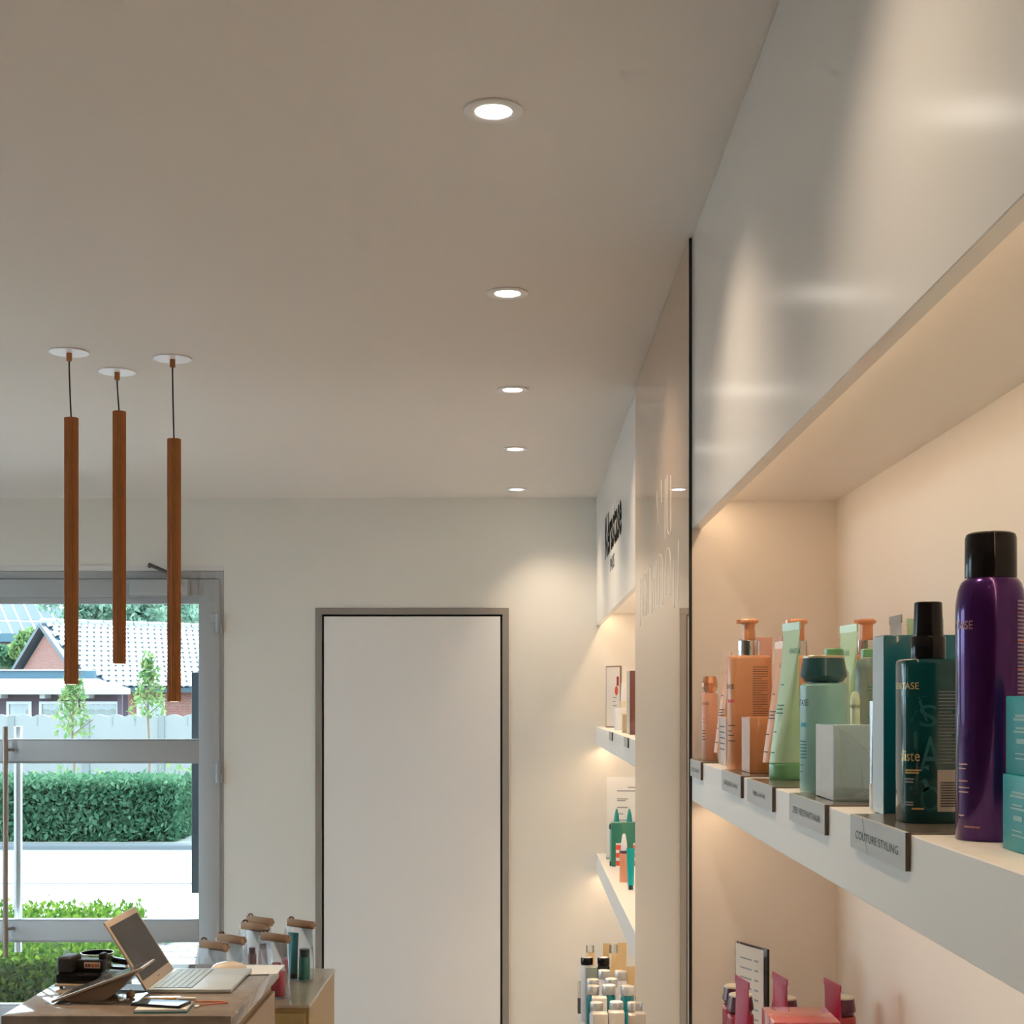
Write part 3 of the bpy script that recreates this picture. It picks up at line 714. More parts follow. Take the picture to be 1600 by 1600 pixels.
b.build('small_print', m_greyp, t, smooth=False)
t = thing('tin', 'white round tin in front of the framed card', 'tin', (PX(969, 6.15), 6.15, zf))
MB().lathe([(.0245, 0), (.025, .002), (.025, .07), (.0245, .071)], 28).build('body', m_whitepl, t)
MB().lathe([(.0258, .0705), (.0258, .092), (.0245, .094)], 28).build('lid', m_whitepl, t)
t = thing('tube_bottle', 'slim cream bottle standing behind the white tin', 'bottle', (PX(974, 6.42), 6.42, zf))
MB().lathe([(.014, 0), (.0145, .002), (.0145, .12), (.012, .125)], 20).build('body', M('cream_bottle', (.72, .66, .50), .4), t)
MB().lathe([(.0125, .1252), (.009, .205), (.008, .207)], 20).build('cap', m_whitepl, t)
carton('small cream carton next to the white tin', PX(973, 5.62), PX(973, 5.62) + .03, 5.62, 5.66, zf, .073, M('cream_carton', (.70, .60, .38), .4), None, None, name='cream_carton')
carton('tall cream carton with a dark brown front beside the champagne panel', PX(984, 5.33), PX(984, 5.33) + .06, 5.33, 5.48, zf, .237, M('brown_front', (.20, .085, .07), .3, coat=.4), M('cream_side', (.72, .68, .60), .4), None, name='brown_carton')
for k, (px, lab) in enumerate(((954, 'small label plate under the framed card'), (978, 'small label plate under the brown fronted carton'))):
    d = .360 * F / (px - CX)
    t = thing('label_plate', lab, 'label holder', (XF, d, ZS1), 0, 'grey shelf label plates')
    MB().box(-.005, -.0008, -.09, .09, -.034, .0002).build('face', m_plate, t, smooth=False)
    MB().box(-.0052, -.0008, -.094, -.09, -.034, .0002).build('edge', m_plated, t, smooth=False)
zf = ZS2 + .0003
t = thing('price_card', 'white printed price sheet on the far lower shelf behind the teal pouch', 'card', (.50, 6.78, zf), R(-8))
MB().box(-.10, .13, -.003, .003, .01, .385).build('sheet', m_paper, t, smooth=False)
MB().box(-.10, .13, -.025, .025, 0, .01).build('foot', m_acr, t, smooth=False)
b = MB()
for zz, x0, x1 in ((.335, 0, .12), (.318, -.05, .11), (.28, -.05, 0), (.272, -.05, -.01), (.24, -.05, .0), (.21, -.05, -.02), (.18, -.05, 0), (.15, -.05, .02), (.28, .05, .06), (.24, .05, .06), (.21, .05, .06), (.18, .05, .06)):
    b.quad((x0, -.0035, zz), (x1, -.0035, zz), (x1, -.0035, zz + .005), (x0, -.0035, zz + .005))
b.build('printed_rows', m_greyp, t, smooth=False)
m_tealp = M('teal_plastic', (.0, .28, .27), .35, coat=.3)
t = thing('teal_pouch', 'teal green display box holding coral labelled packs', 'box', (PX(973, 6.5), 6.5, zf))
MB().box(-.052, .10, -.03, .03, 0, .197).build('body', M('teal_pouch', (.03, .21, .15), .35, coat=.3), t, bevel=.003)
for k, (x0, x1) in enumerate(((-.033, .003), (.045, .09))):
    MB().box(x0, x1, -.033, -.030, .0, .105).build('pack', m_paper, t, smooth=False)
    for zz in (.004, .04, .075): MB().box(x0, x1, -.0335, -.0329, zz + (.0), zz + .022).build('coral_label', M('coral_label', (.75, .09, .04), .5), t, smooth=False)
for px, lab in ((963.5, 'teal cone tipped bottle behind the display box, next to the wall'), (983.5, 'teal cone tipped bottle behind the display box, next to the panel')):
    t = thing('cone_bottle', lab, 'bottle', (PX(px, 6.62), 6.62, zf), 0, 'teal cone bottles')
    MB().lathe([(.017, 0), (.018, .002), (.018, .18), (.014, .19)], 24).build('body', m_tealp, t)
    MB().lathe([(.0135, .1902), (.010, .22), (.004, .246), (.002, .248)], 20).build('cone', m_tealp, t)
t = thing('teal_stick', 'thin teal tube leaning at the end of the display box', 'tube', (PX(954.5, 6.5), 6.5, zf))
MB().lathe([(.0055, 0), (.006, .001), (.006, .02)], 14).build('foot_cap', m_petrol, t)
MB().lathe([(.0055, .0201), (.0055, .16), (.0045, .165)], 14).build('body', M('pale_teal', (.25, .50, .42), .35), t)
MB().lathe([(.008, .1652), (.009, .18), (.006, .19)], 14).build('cap', m_petrol, t)
t = thing('dropper_bottle', 'peach dropper bottle with a white cone tip and plum ring', 'bottle', (PX(975, 5.92), 5.92, zf))
MB().lathe([(.0175, 0), (.018, .002), (.018, .095), (.0185, .097), (.0185, .117), (.016, .119)], 26).build('body', M('peach_gloss', (.78, .34, .20), .3, coat=.3), t)
MB().lathe([(.019, .1192), (.019, .129)], 26).build('ring', m_plum, t)
MB().lathe([(.0135, .1292), (.012, .16), (.007, .193), (.004, .198)], 22).build('tip', m_whitepl, t)
t = thing('teal_tube', 'turquoise tube standing on a dark cap beside the peach dropper bottle', 'tube', (PX(985.5, 5.68), 5.68, zf))
MB().lathe([(.009, 0), (.010, .001), (.010, .018)], 16).build('cap', m_petrol, t)
MB().loft([[(x * (.0125 + .004 * k), y * (.0125 * (1 - .9 * k)), .0182 + .145 * k) for x, y in circ(1, 24)] for k in (0, .3, .6, 1)]).build('body', M('turquoise_plastic', (.0, .42, .42), .35, coat=.3), t)

# products on the low plinth
ZP = H - 1.40 + .0003
m_clearcap = clear_mat('clear_cap', (.9, .92, .9), .05, 1.45, 1.0, .25)
m_goldb = M('gold_bottle', (.70, .52, .28), .3, coat=.4)
m_bluep = M('petrol_blue_bottle', (.0, .20, .25), .3, coat=.4)
m_lav = M('lavender_white', (.72, .72, .78), .4)
m_silvm = M('satin_silver', (.62, .62, .62), .35, .6)
def plinth_bottle(px, py, d, body, cap, lab, r=.027, capr=.026, caph=.03, name='bottle', grp='bottles on the low plinth', top=None):
    h = PZ(py, d) - ZP; x = PX(px, d)
    t = thing(name, lab, 'bottle', (x, d, ZP), 0, grp)
    MB().lathe([(r * .96, 0), (r, .002), (r, h - caph - .012), (r * .85, h - caph - .002), (r * .6, h - caph)], 28).build('body', body, t)
    MB().lathe([(capr * .97, h - caph + .0002), (capr, h - caph + .002), (capr, h - .004), (capr * .94, h)], 28).build('cap', cap, t)
    if top: MB().lathe([(capr * .8, h + .0002), (capr * .8, h + .0012)], 24).build('cap_disc', top, t)
    return t
plinth_bottle(922, 1477, 6.48, m_goldb, m_clearcap, 'bottle with a clear cap at the back of the plinth', .02, .018, .03)
plinth_bottle(958.5, 1476, 6.42, m_goldb, m_clearcap, 'golden bottle with a clear cap between two slim gold tubes', .022, .018, .036)
plinth_bottle(917, 1496, 6.3, m_lav, m_blackpl, 'black jar with a silver top left of the other black jar', .027, .027, .03, top=m_silvm)
plinth_bottle(943, 1496, 6.3, m_black, m_blackpl, 'black jar with a silver top in front of the golden bottle', .027, .027, .03, top=m_silvm)
for px, d, lab in ((949, 6.5, 'slim gold tube left of the clear capped golden bottle'), (972, 6.2, 'tall slim gold tube right of the clear capped golden bottle'), (986, 6.0, 'cream gold tube beside the champagne panel')):
    h = PZ({949: 1474, 972: 1473, 986: 1510}[px], d) - ZP
    t = thing('gold_tube', lab, 'tube', (PX(px, d), d, ZP), 0, 'gold tubes on the plinth')
    MB().lathe([(.014, 0), (.015, .001), (.015, .03)], 20).build('cap', m_gold, t)
    MB().loft([[(x * (.014 + .006 * k), y * (.014 * (1 - .93 * k)), .0302 + (h - .03) * k) for x, y in circ(1, 24)] for k in (0, .3, .6, 1)]).build('body', m_goldb, t)
plinth_bottle(944, 1516, 6.05, m_lav, m_silvm, 'pale bottle with a silver cap behind the grey green carton row', .026, .026, .034)
plinth_bottle(970, 1517, 6.0, m_lav, m_silvm, 'pale bottle with a silver cap below the tall gold tube', .026, .026, .034)
plinth_bottle(926, 1530, 5.93, m_lav, m_silvm, 'pale bottle with a silver cap under the grey green carton', .026, .026, .03)
plinth_bottle(955.5, 1529, 5.9, m_lav, m_silvm, 'pale bottle with a silver cap at the centre of the plinth', .026, .026, .034)
plinth_bottle(926.5, 1540, 5.72, m_bluep, m_silvm, 'petrol blue bottle with a silver cap nearest the white door', .0265, .026, .034)
plinth_bottle(951.5, 1539, 5.70, m_bluep, m_silvm, 'petrol blue bottle with a silver cap in the middle', .0265, .027, .036)
plinth_bottle(980.5, 1540, 5.66, m_bluep, m_silvm, 'petrol blue bottle with a silver cap beside the champagne panel', .0265, .027, .036)
plinth_bottle(932, 1566, 5.42, m_lav, m_silvm, 'lavender white bottle with a silver cap front left of the plinth', .0265, .025, .032)
plinth_bottle(963, 1565, 5.40, m_bluep, m_silvm, 'blue bottle with a silver cap front middle of the plinth', .0265, .026, .032)
plinth_bottle(989, 1566, 5.36, m_bluep, m_silvm, 'blue bottle with a silver cap front right of the plinth', .0265, .022, .032)
m_gg = M('grey_green_carton', (.22, .27, .26), .4, coat=.2); m_wc = M('white_pearl_carton', (.78, .74, .70), .3, coat=.4)
for px0, px1, py, d, mt, ms, lab in ((915, 933.5, 1507, 6.18, m_gg, m_palebox, 'grey green carton standing in front of the black jars'), (925.5, 948.5, 1555, 5.56, m_wc, m_lav, 'white pearl carton behind the front left silver cap'),
                             (926.5, 950, 1580, 5.24, M('stone_carton', (.55, .53, .48), .35, coat=.4), m_lav, 'pearl carton front row nearest the white door'), (951.5, 976, 1578, 5.24, M('stone_carton', (.55, .53, .48)), m_lav, 'pearl carton front row in the middle'),
                             (983, 1000, 1582, 5.24, M('taupe_carton', (.42, .35, .30), .35, coat=.4), m_lav, 'taupe carton front row beside the champagne panel')):
    x0, x1 = PX(px0, d), PX(px1, d)
    carton(lab, x0, x1, d, d + .055, ZP, PZ(py + 5, d) - ZP, mt, ms, 'cartons on the plinth', name='plinth_carton')
t = thing('slim_bottle', 'slim cream bottle with a black lower half at the plinth edge', 'bottle', (PX(906, 6.45) , 6.45, ZP))
MB().lathe([(.010, 0), (.0105, .001), (.0105, .07)], 18).build('body', M('dark_taupe', (.10, .09, .08), .5), t)
MB().lathe([(.0108, .0702), (.0108, .148), (.009, .15)], 18).build('cap', M('cream_cap', (.75, .70, .58), .4), t)

# ------------------------------------------------------------------ desk
m_stone = M('brown_marble', (.27, .215, .175), .07, noise=.35, nscale=22, coat=.6)
m_oak = M('beige_laminate', (.42, .30, .19), .45, noise=.06, nscale=9)
ZD = H - .85
X0, X1, YA, YC = -1.405, -.783, 3.885, 4.65
dk = thing('reception_desk', 'reception desk with a polished brown marble top', 'desk', ((X0 + X1) / 2, YA, 0))
hw = (X1 - X0) / 2
MB().box(-hw, hw, 0, YC - YA, ZD - .045, ZD).build('top', m_stone, dk, bevel=.003)
MB().box(-hw + .03, hw - .025, .04, YC - YA - .004, .02, ZD - .0455).build('body', m_oak, dk, bevel=.002, seg=1)
MB().box(hw - .0249, hw - .012, .20, YC - YA - .01, .06, ZD - .085).build('side_panel', m_oak, dk, bevel=.001, seg=1)
MB().box(-hw + .05, hw - .05, .07, YC - YA - .05, 0, .02).build('kick_plinth', m_black, dk, smooth=False)
ZDT = ZD + .0003
# laptop
lp = thing('laptop', 'open silver laptop with a dark screen on the marble desk', 'laptop', (-1.088, 4.345, ZDT), 0)
m_lap = M('laptop_aluminium', (.52, .61, .70), .3, .15); m_lid = M('laptop_bezel', (.50, .41, .34), .4, .3); m_key = M('silver_keys', (.36, .44, .49), .4); m_gapk = M('key_gap', (.10, .12, .14), .6)
MB().box(0, .244, -.163, .163, .001, .0125).build('base', m_lap, lp, bevel=.003, seg=3)
kb = MB().box(.014, .128, -.148, .148, .0126, .0130).build('key_bed', m_gapk, lp, smooth=False)
b = MB()
for r_ in range(6):
    for c_i in range(13):
        x0 = .016 + r_ * .0187; y0 = -.146 + c_i * .0225
        if r_ == 5 and 4 <= c_i <= 8: 
            if c_i > 4: continue
            b.box(x0, x0 + .0165, y0, y0 + .110, .0131, .0142); continue
        b.box(x0, x0 + .0165, y0, y0 + .0205, .0131, .0142)
b.build('keyboard', m_key, lp, smooth=False)
MB().box(.145, .232, -.055, .055, .0125, .0128).build('trackpad', M('trackpad', (.48, .53, .58), .35, .1), lp, smooth=False)
tilt = math.atan2(.1235, .196)
sc_ = MB().box(-.0065, 0, -.163, .163, 0, .232); sc_.build('screen_lid', m_lid, lp, (-.0, 0, .010), (0, -tilt, 0), bevel=.0025, seg=3)
MB().box(0.0002, .0007, -.149, .149, .028, .212).build('display', M('dark_display', (.030, .027, .026), .25, spec=.2), lp, (0, 0, .010), (0, -tilt, 0), smooth=False)
MB().box(0.0002, .0006, -.012, .012, .012, .016).build('logo_mark', M('grey_mark', (.25, .2, .17), .5), lp, (0, 0, .010), (0, -tilt, 0), smooth=False)
# mouse on paper
ms = thing('computer_mouse', 'smooth cream wireless mouse lying on the white papers', 'mouse', (PX(358, 4.57), 4.56, ZDT + .0012), R(12))
rings = []
for i in range(13):
    u = -1 + 2 * i / 12; wv = .029 * (1 - abs(u) ** 3.2) ** .5 if abs(u) < 1 else .001; hh = .021 * (1 - u * u) ** .6 + .002
    rings.append([(u * .056, wv * math.cos(a), .001 + hh * max(math.sin(a), 0) ** .8) for a in [PI * k / 12 for k in range(13)]] + [(u * .056, wv * math.cos(PI + PI * k / 6), .001) for k in range(1, 6)])
MB().loft(rings).build('shell', M('mouse_white', (.80, .72, .64), .25, coat=.5), ms, ang=60)
MB().box(-.05, .05, -.024, .024, 0, .0011).build('sole', m_alud, ms, bevel=.0004, seg=1)
pp = thing('paper_sheet', 'white paper sheet hanging over the desk edge under the mouse', 'paper', (-.86, 4.54, ZDT))
b = MB(); n = 10; 
rows_ = []
for i in range(n + 1):
    x = -.10 + .20 * i / n; z = .0008 + max(0, x - .055) ** 2 * .4
    rows_.append([(x, -.085 + .02 * i / n, z), (x, .085, z)])
for i in range(n): b.quad(rows_[i][0], rows_[i + 1][0], rows_[i + 1][1], rows_[i][1])
b.build('sheet', m_paper, pp)
# tablet on stand
tb = thing('tablet_stand', 'tilted tablet resting on a curved bronze stand near the desk front', 'tablet', (-1.316, 4.05, ZDT), R(0))
m_tabs = M('tablet_bronze', (.36, .28, .22), .25, .5)
a = math.atan2(.095, .26)
MB().box(0, .272, -.02, .125, 0, .008).build('tablet', M('tablet_frame', (.46, .38, .32), .3, .4), tb, (0, 0, .002), (0, -a, 0), bevel=.003)
MB().box(.010, .262, -.010, .115, .0081, .0085).build('screen', M('tablet_screen', (.10, .10, .11), .1), tb, (0, 0, .002), (0, -a, 0), smooth=False)
rings = []
for i in range(11):
    u = i / 10; x = .03 + .20 * u; top = (x) * math.tan(a) - .001; bot = top - (.045 * math.sin(PI * min(u * 1.05, 1)) ** .8 + .001); bot = max(bot, .0015)
    rings.append([(x, .0, bot), (x, .0, top), (x, .11, top), (x, .11, bot)])
MB().loft(rings).build('stand_shell', m_tabs, tb, ang=50)
MB().lathe([(.06, 0), (.06, .004), (.05, .006)], 36, .14, .05).build('foot', m_tabs, tb)
# black label printer
pr_ = thing('receipt_printer', 'black desktop printer with a coloured sticker at the far left of the desk', 'printer', (PX(78, 4.28) + .02, 4.26, ZDT), R(-6))
MB().box(0, .13, 0, .10, .004, .012).build('base_plate', M('tan_plate', (.50, .38, .26), .4), pr_, bevel=.002)
MB().box(0.002, .126, .004, .096, .0121, .040).build('body', m_blackpl, pr_, bevel=.005)
MB().box(.0, .048, .01, .09, .0395, .090).build('paper_housing', M('matte_black', (.018, .017, .017), .5), pr_, bevel=.010, seg=3)
q = MB().box(.049, .128, .045, .09, .0395, .076).build('rear_cover', M('matte_black', (.018, .017, .017)), pr_, bevel=.004)
MB().box(.112, .128, .055, .088, .076, .094).build('lever', M('matte_black', (.018, .017, .017)), pr_, bevel=.003)
s_ = MB().box(.072, .122, .0442, .0449, .052, .070).build('sticker', M('sticker_cream', (.62, .45, .36), .5), pr_, smooth=False)
for k, (x0, x1, cc) in enumerate(((.076, .083, (.30, .06, .05)), (.085, .092, (.08, .09, .14)), (.094, .104, (.62, .16, .05)), (.106, .112, (.45, .12, .05)), (.114, .118, (.2, .1, .1)))):
    MB().quad((x0, .0438, .056), (x1, .0438, .056), (x1, .0438, .065), (x0, .0438, .065)).build('sticker_mark', M('sticker_%d' % k, cc, .5), pr_, smooth=False)
for x in (.012, .118): MB().lathe([(.006, 0), (.006, .0041)], 12, x, .02).build('foot', m_black, pr_)
# candle glass, stapler, phone, notepad, clutter
cg = thing('glass_tumbler', 'low glass tumbler with a bright rim behind the printer', 'glass', (PX(152, 4.55), 4.55, ZDT))
MB().lathe([(.040, 0), (.046, .004), (.0505, .052), (.0515, .054), (.0495, .054), (.0465, .048), (.042, .007), (0, .006)], 40).build('glass', clear_mat('glass_olive', (.90, .90, .80), .03, 1.4, .8, .12, (.7, .65, .45)), cg)
MB().lathe([(.0412, .0065), (.0445, .028), (0, .029)], 36).build('wax', M('wax', (.60, .52, .34), .5), cg)
MB().lathe([(.0497, .0541), (.0517, .0541), (.0517, .0556), (.0497, .0556), (.0497, .0541)], 40).build('rim', M('bright_rim', (.88, .90, .93), .2), cg)
st = thing('stapler', 'glossy black stapler beside the glass tumbler', 'stapler', (PX(184, 4.56), 4.56, ZDT), R(-20))
MB().box(-.045, .045, -.012, .012, 0, .009).build('base', m_blackpl, st, bevel=.003)
MB().box(-.047, .045, -.011, .011, 0, .016).build('arm', m_blackpl, st, (0, 0, .020), (0, R(7), 0), bevel=.006, seg=3)
MB().box(.034, .044, -.009, .009, .0088, .022).build('hinge', m_silver, st, smooth=False)
npd = thing('notepad', 'turquoise notepad under the smartphone', 'notepad', (-.985, 3.965, ZDT), R(3))
MB().box(-.072, .072, -.05, .05, 0, .0035).build('cover', M('turquoise_cover', (.05, .28, .32), .4), npd, bevel=.0006, seg=1)
MB().box(-.070, .070, -.048, .048, .0036, .010).build('pages', m_paper, npd, bevel=.0004, seg=1)
ph = thing('smartphone', 'black smartphone lying on the turquoise notepad', 'phone', (-.995, 3.975, ZDT + .0102), R(-14))
MB().box(-.074, .074, -.036, .036, 0, .0078).build('body', m_blackpl, ph, bevel=.003, seg=3)
MB().box(-.068, .068, -.033, .033, .0078, .0081).build('screen', M('phone_screen', (.02, .025, .03), .04, coat=1), ph, smooth=False)
kn = thing('wooden_knob', 'small round wooden knob next to the laptop hinge', 'knob', (-1.118, 4.12, ZDT))
MB().lathe([(.004, 0), (.010, .002), (.013, .009), (.010, .017), (.004, .020), (0, .0205)], 22).build('ball', M('pale_wood', (.62, .42, .27), .4), kn)
MB().lathe([(.003, .0206), (.003, .024), (0, .0245)], 12).build('tip', M('pale_wood', (.62, .42, .27)), kn)
pn = thing('pen', 'white and orange pen lying along the laptop front', 'pen', (-1.0, 4.085, ZDT + .0042))
MB().tube([(-.075, 0, 0), (.02, .004, 0)], .0038, 10).build('barrel', M('orange_pen', (.70, .42, .12), .4), pn)
MB().tube([(.0202, .004, 0), (.075, .006, 0)], .004, 10).build('cap', m_whitepl, pn)
cb = thing('charging_cable', 'coral charging cable curling beside the smartphone', 'cable', (-.90, 4.03, ZDT + .0022))
MB().tube([(.0, -.03, 0), (.02, -.01, 0), (.05, .0, 0), (.075, .012, 0), (.06, .028, 0), (.02, .03, 0), (-.02, .028, 0)], .002, 8).build('cord', M('coral_cable', (.75, .22, .12), .4), cb)
MB().box(-.006, .006, -.048, -.03, -.002, .003).build('plug', m_whitepl, cb, bevel=.001, seg=1)
for k, (x, y, lab) in enumerate(((-1.13, 4.06, 'small chrome clip lying on the desk below the tablet'), (-1.115, 4.255, 'small folded white card behind the wooden knob'))):
    t = thing('paper_clip' if k == 0 else 'folded_card', lab, 'clip' if k == 0 else 'card', (x, y, ZDT), R(20))
    if k == 0:
        MB().box(-.010, .010, -.006, .006, 0, .010).build('jaw', m_silver, t, bevel=.003); MB().tube([(-.006, 0, .010), (-.006, .01, .022), (.006, .01, .022), (.006, 0, .010)], .001, 6).build('wire', m_silver, t)
    else:
        MB().box(-.09, .01, -.05, .05, 0, .0012).build('leaf', M('grey_blue_card', (.50, .58, .64), .5), t, smooth=False)
        MB().box(-.09, .01, -.05, .05, 0, .0012).build('flap', M('grey_blue_card', (.50, .58, .64)), t, (-.0, 0, .0014), (0, R(6), 0), smooth=False)

# ------------------------------------------------------------------ side cabinet with gift pouches
ZB = H - 1.0976
cbn = thing('side_cabinet', 'low ochre side cabinet behind the desk by the white door', 'cabinet', (0, 5.2, 0))
m_ochre = M('ochre_lacquer', (.37, .25, .10), .4); m_ochtop = M('ochre_top', (.42, .36, .26), .22, coat=.3)
xr = PX(483, 5.2)
MB().box(-1.62, xr, 0, .70, .03, ZB - .0125).build('body', m_ochre, cbn, bevel=.002, seg=1)
MB().box(-1.622, xr + .002, -.004, .702, ZB - .012, ZB).build('top', m_ochtop, cbn, bevel=.001, seg=1)
MB().box(-1.6, xr - .02, .04, .68, 0, .03).build('kick_plinth', m_black, cbn, smooth=False)
for k in range(2): MB().box(-1.61 + k * .42, -1.20 + k * .42, -.016, -.0002, .05, ZB - .03).build('door', m_ochre, cbn, bevel=.001, seg=1)
m_film = clear_mat('pouch_film', (.97, .98, 1.0), .06, 1.5, .8, .05, (.92, .95, 1))
m_kraft = M('kraft_leather', (.38, .19, .085), .45, noise=.12, nscale=30)
m_clasp = M('dark_clasp', (.13, .08, .05), .4)
bags = [(330, 1468, 5.16, -.02, 'clear gift pouch with a tan strip nearest the laptop mouse'), (357, 1459, 5.30, -.02, 'clear gift pouch with a tan strip second from the glass door'),
        (394, 1441, 5.58, 0, 'clear gift pouch with a brown strip in the back row middle'), (402, 1433, 5.74, 0, 'clear gift pouch with a brown strip standing rearmost'),
        (426, 1459, 5.335, 0, 'clear gift pouch holding the crimson bottle'), (466, 1443, 5.66, .02, 'clear gift pouch holding the green bottles by the door frame')]
BW = .060
for i, (px, py, d, tw, lab) in enumerate(bags):
    x = PX(px, d); h = .2365
    t = thing('gift_pouch', lab, 'pouch', (x, d, ZB + .0004), R(-24) + tw, 'clear gift pouches on the side cabinet')
    rings = []
    for z, w_, dd in ((.0, .056, .026), (.004, .058, .029), (.08, .0595, .030), (.15, .0595, .024), (.20, .060, .010), (.222, .060, .0035)):
        rings.append([(px_ + .0015 * math.sin(z * 90 + px_ * 160), py_ + .002 * math.sin(z * 70 + px_ * 120), z) for px_, py_ in rrect(w_ * 2, dd * 2, min(.012, dd * .8), 3)])
    MB().loft(rings).build('film_bag', m_film, t, ang=60)
    b = MB().box(-.0615, .0615, -.0058, .0058, .206, .237); b.build('strip', m_kraft, t, rot=(0, R(3), 0), bevel=.003)
    MB().tube([(.0565, -.007, .222), (.0565, .007, .222)], .009, 14).build('button', m_kraft, t, rot=(0, R(3), 0))
    MB().tube([(-.052, -.006, .238), (-.046, .0, .244), (-.038, .0, .243), (-.036, .004, .237)], .0035, 8).build('clasp', m_clasp, t, rot=(0, R(3), 0))
def bag_item(i, dx, dy, name, lab, build):
    px, py, d, tw, _ = bags[i]; x = PX(px, d); a = R(-24) + tw
    t = thing(name, lab, 'bottle', (x + dx * math.cos(a) - dy * math.sin(a), d + dx * math.sin(a) + dy * math.cos(a), ZB + .0055), a, 'bottles inside the gift pouches'); build(t)
m_red = M('crimson_bottle_gloss', (.62, .02, .07), .25, coat=.5); m_emer = M('emerald_bottle', (.0, .24, .16), .25, coat=.4); m_tealt = M('teal_tube', (.0, .24, .24), .3, coat=.4)
def red(t):
    pr2 = rrect(.062, .040, .010, 4)
    MB().loft([[(a * s, b_ * s, z) for a, b_ in pr2] for s, z in ((.96, 0), (1, .002), (1, .086), (.95, .092), (.45, .093))]).build('body', m_red, t, ang=40)
    MB().lathe([(.017, .0932), (.017, .122), (.016, .123)], 24).build('cap', m_red, t)
bag_item(4, .016, 0, 'shampoo_bottle', 'crimson bottle inside the front clear pouch', red)
def emer(t):
    MB().lathe([(.021, 0), (.022, .002), (.022, .082), (.019, .088)], 26).build('body', m_emer, t)
    MB().lathe([(.0205, .0882), (.0205, .118), (.019, .12)], 26).build('cap', m_petrol, t)
bag_item(5, .028, 0, 'shampoo_bottle', 'emerald bottle with a dark cap inside the pouch by the door frame', emer)
def tealt(t):
    MB().lathe([(.015, 0), (.016, .002), (.016, .02)], 20).build('cap', m_petrol, t)
    MB().loft([[(a * (.016 + .008 * k), b_ * (.016 * (1 - .92 * k)), .0202 + .16 * k) for a, b_ in circ(1, 24)] for k in (0, .35, .7, 1)]).build('body', m_tealt, t)
bag_item(5, -.022, 0, 'shampoo_tube', 'teal tube inside the pouch by the door frame', tealt)
def blue(t):
    MB().lathe([(.016, 0), (.017, .002), (.017, .07)], 22).build('body', M('pale_lilac', (.50, .50, .62), .35), t)
    MB().lathe([(.0175, .0702), (.0175, .098), (.016, .099)], 22).build('cap', M('navy_cap', (.03, .05, .14), .3), t)
bag_item(0, .005, 0, 'shampoo_bottle', 'small bottle with a navy cap inside the pouch nearest the mouse', blue)
def mauve(t):
    MB().lathe([(.015, 0), (.016, .002), (.016, .11), (.013, .115)], 22).build('body', M('mauve_bottle', (.28, .14, .17), .3, coat=.3), t)
    MB().lathe([(.0125, .1152), (.0125, .135), (.0115, .136)], 22).build('cap', m_plum, t)
bag_item(2, .0, 0, 'shampoo_bottle', 'mauve bottle inside the back row middle pouch', mauve)
def pinkt(t):
    MB().lathe([(.018, 0), (.019, .002), (.019, .09), (.015, .095)], 22).build('body', M('salmon_bottle', (.62, .26, .20), .3, coat=.3), t)
    MB().lathe([(.0135, .0952), (.0135, .115), (.0125, .116)], 22).build('cap', m_whitepl, t)
bag_item(1, .02, 0, 'shampoo_bottle', 'salmon bottle inside the second pouch from the glass door', pinkt)
#PARTC
def MX(name, col, *a, **k): return M(name, tuple(v * .78 for v in col), *a, **k)
# ------------------------------------------------------------------ outside: street
m_pave = MX('light_paving', (.28, .29, .29), .8, noise=.10, nscale=4)
m_road = MX('pale_concrete_road', (.275, .29, .30), .8, noise=.05, nscale=.8)
m_kerb = MX('kerb_stone', (.16, .175, .185), .8)
m_soil = MX('soil', (.30, .24, .18), .9, noise=.2, nscale=3)
m_joint = MX('paver_bed', (.36, .36, .35), .9)
struct(MB().box(-60, 40, YB + .3, 13.0, -.12, -.042).build('pavement', m_pave, smooth=False), 'pale pavement outside the shop door')
struct(MB().box(-60, 40, 13.0, 16.0, -.2, -.055).build('road', m_road, smooth=False), 'bright pale road')
for k, yy in enumerate((14.1, 14.95)):
    MB().box(-60, 40, yy, yy + .16, -.06, -.0535).build('road_line', MX('road_gutter', (.235, .255, .27), .8), bpy.data.objects['road'], smooth=False)
struct(MB().box(-60, 40, 16.0, 16.22, -.2, .0).build('kerb', m_kerb, bevel=.02), 'kerb of the far pavement')
struct(MB().box(-60, 40, 12.9, 13.0, -.2, -.035).build('kerb_near', MX('kerb_dark', (.22, .24, .25), .8), smooth=False), 'thin dark kerb joint along the road')
struct(MB().box(-60, 40, 16.22, 120, -.25, -.01).build('ground', MX('far_ground', (.32, .31, .27), .9, noise=.15, nscale=1), smooth=False), 'ground across the road')
struct(MB().box(-60, XL - .2, -20, YB + .3, -.12, -.042).build('side_pavement', m_pave, smooth=False), 'pale pavement along the side windows')
# pavers by the door, each a piece of the pavement
pav = bpy.data.objects['pavement']
pvm = None; random.seed(2)
pmats = [MX('paver_%d' % k, c, .8, noise=.08, nscale=15) for k, c in enumerate(((.27, .28, .28), (.21, .22, .22), (.30, .30, .29)))]
pm = []
for k in range(3):
    o = MB().box(-.098, .098, -.048, .048, 0, .03).build('paver', pmats[k], None, bevel=.004, seg=1); pm.append(o.data); bpy.data.objects.remove(o)
for r_ in range(26):
    for c_i in range(10):
        o = bpy.data.objects.new('paver', pm[random.randrange(3)]); COL.objects.link(o); o.parent = pav
        o.location = (-2.95 + c_i * .2 + (.1 if r_ % 2 else 0), 7.40 + r_ * .1, -.0405 + random.uniform(-.002, .002))

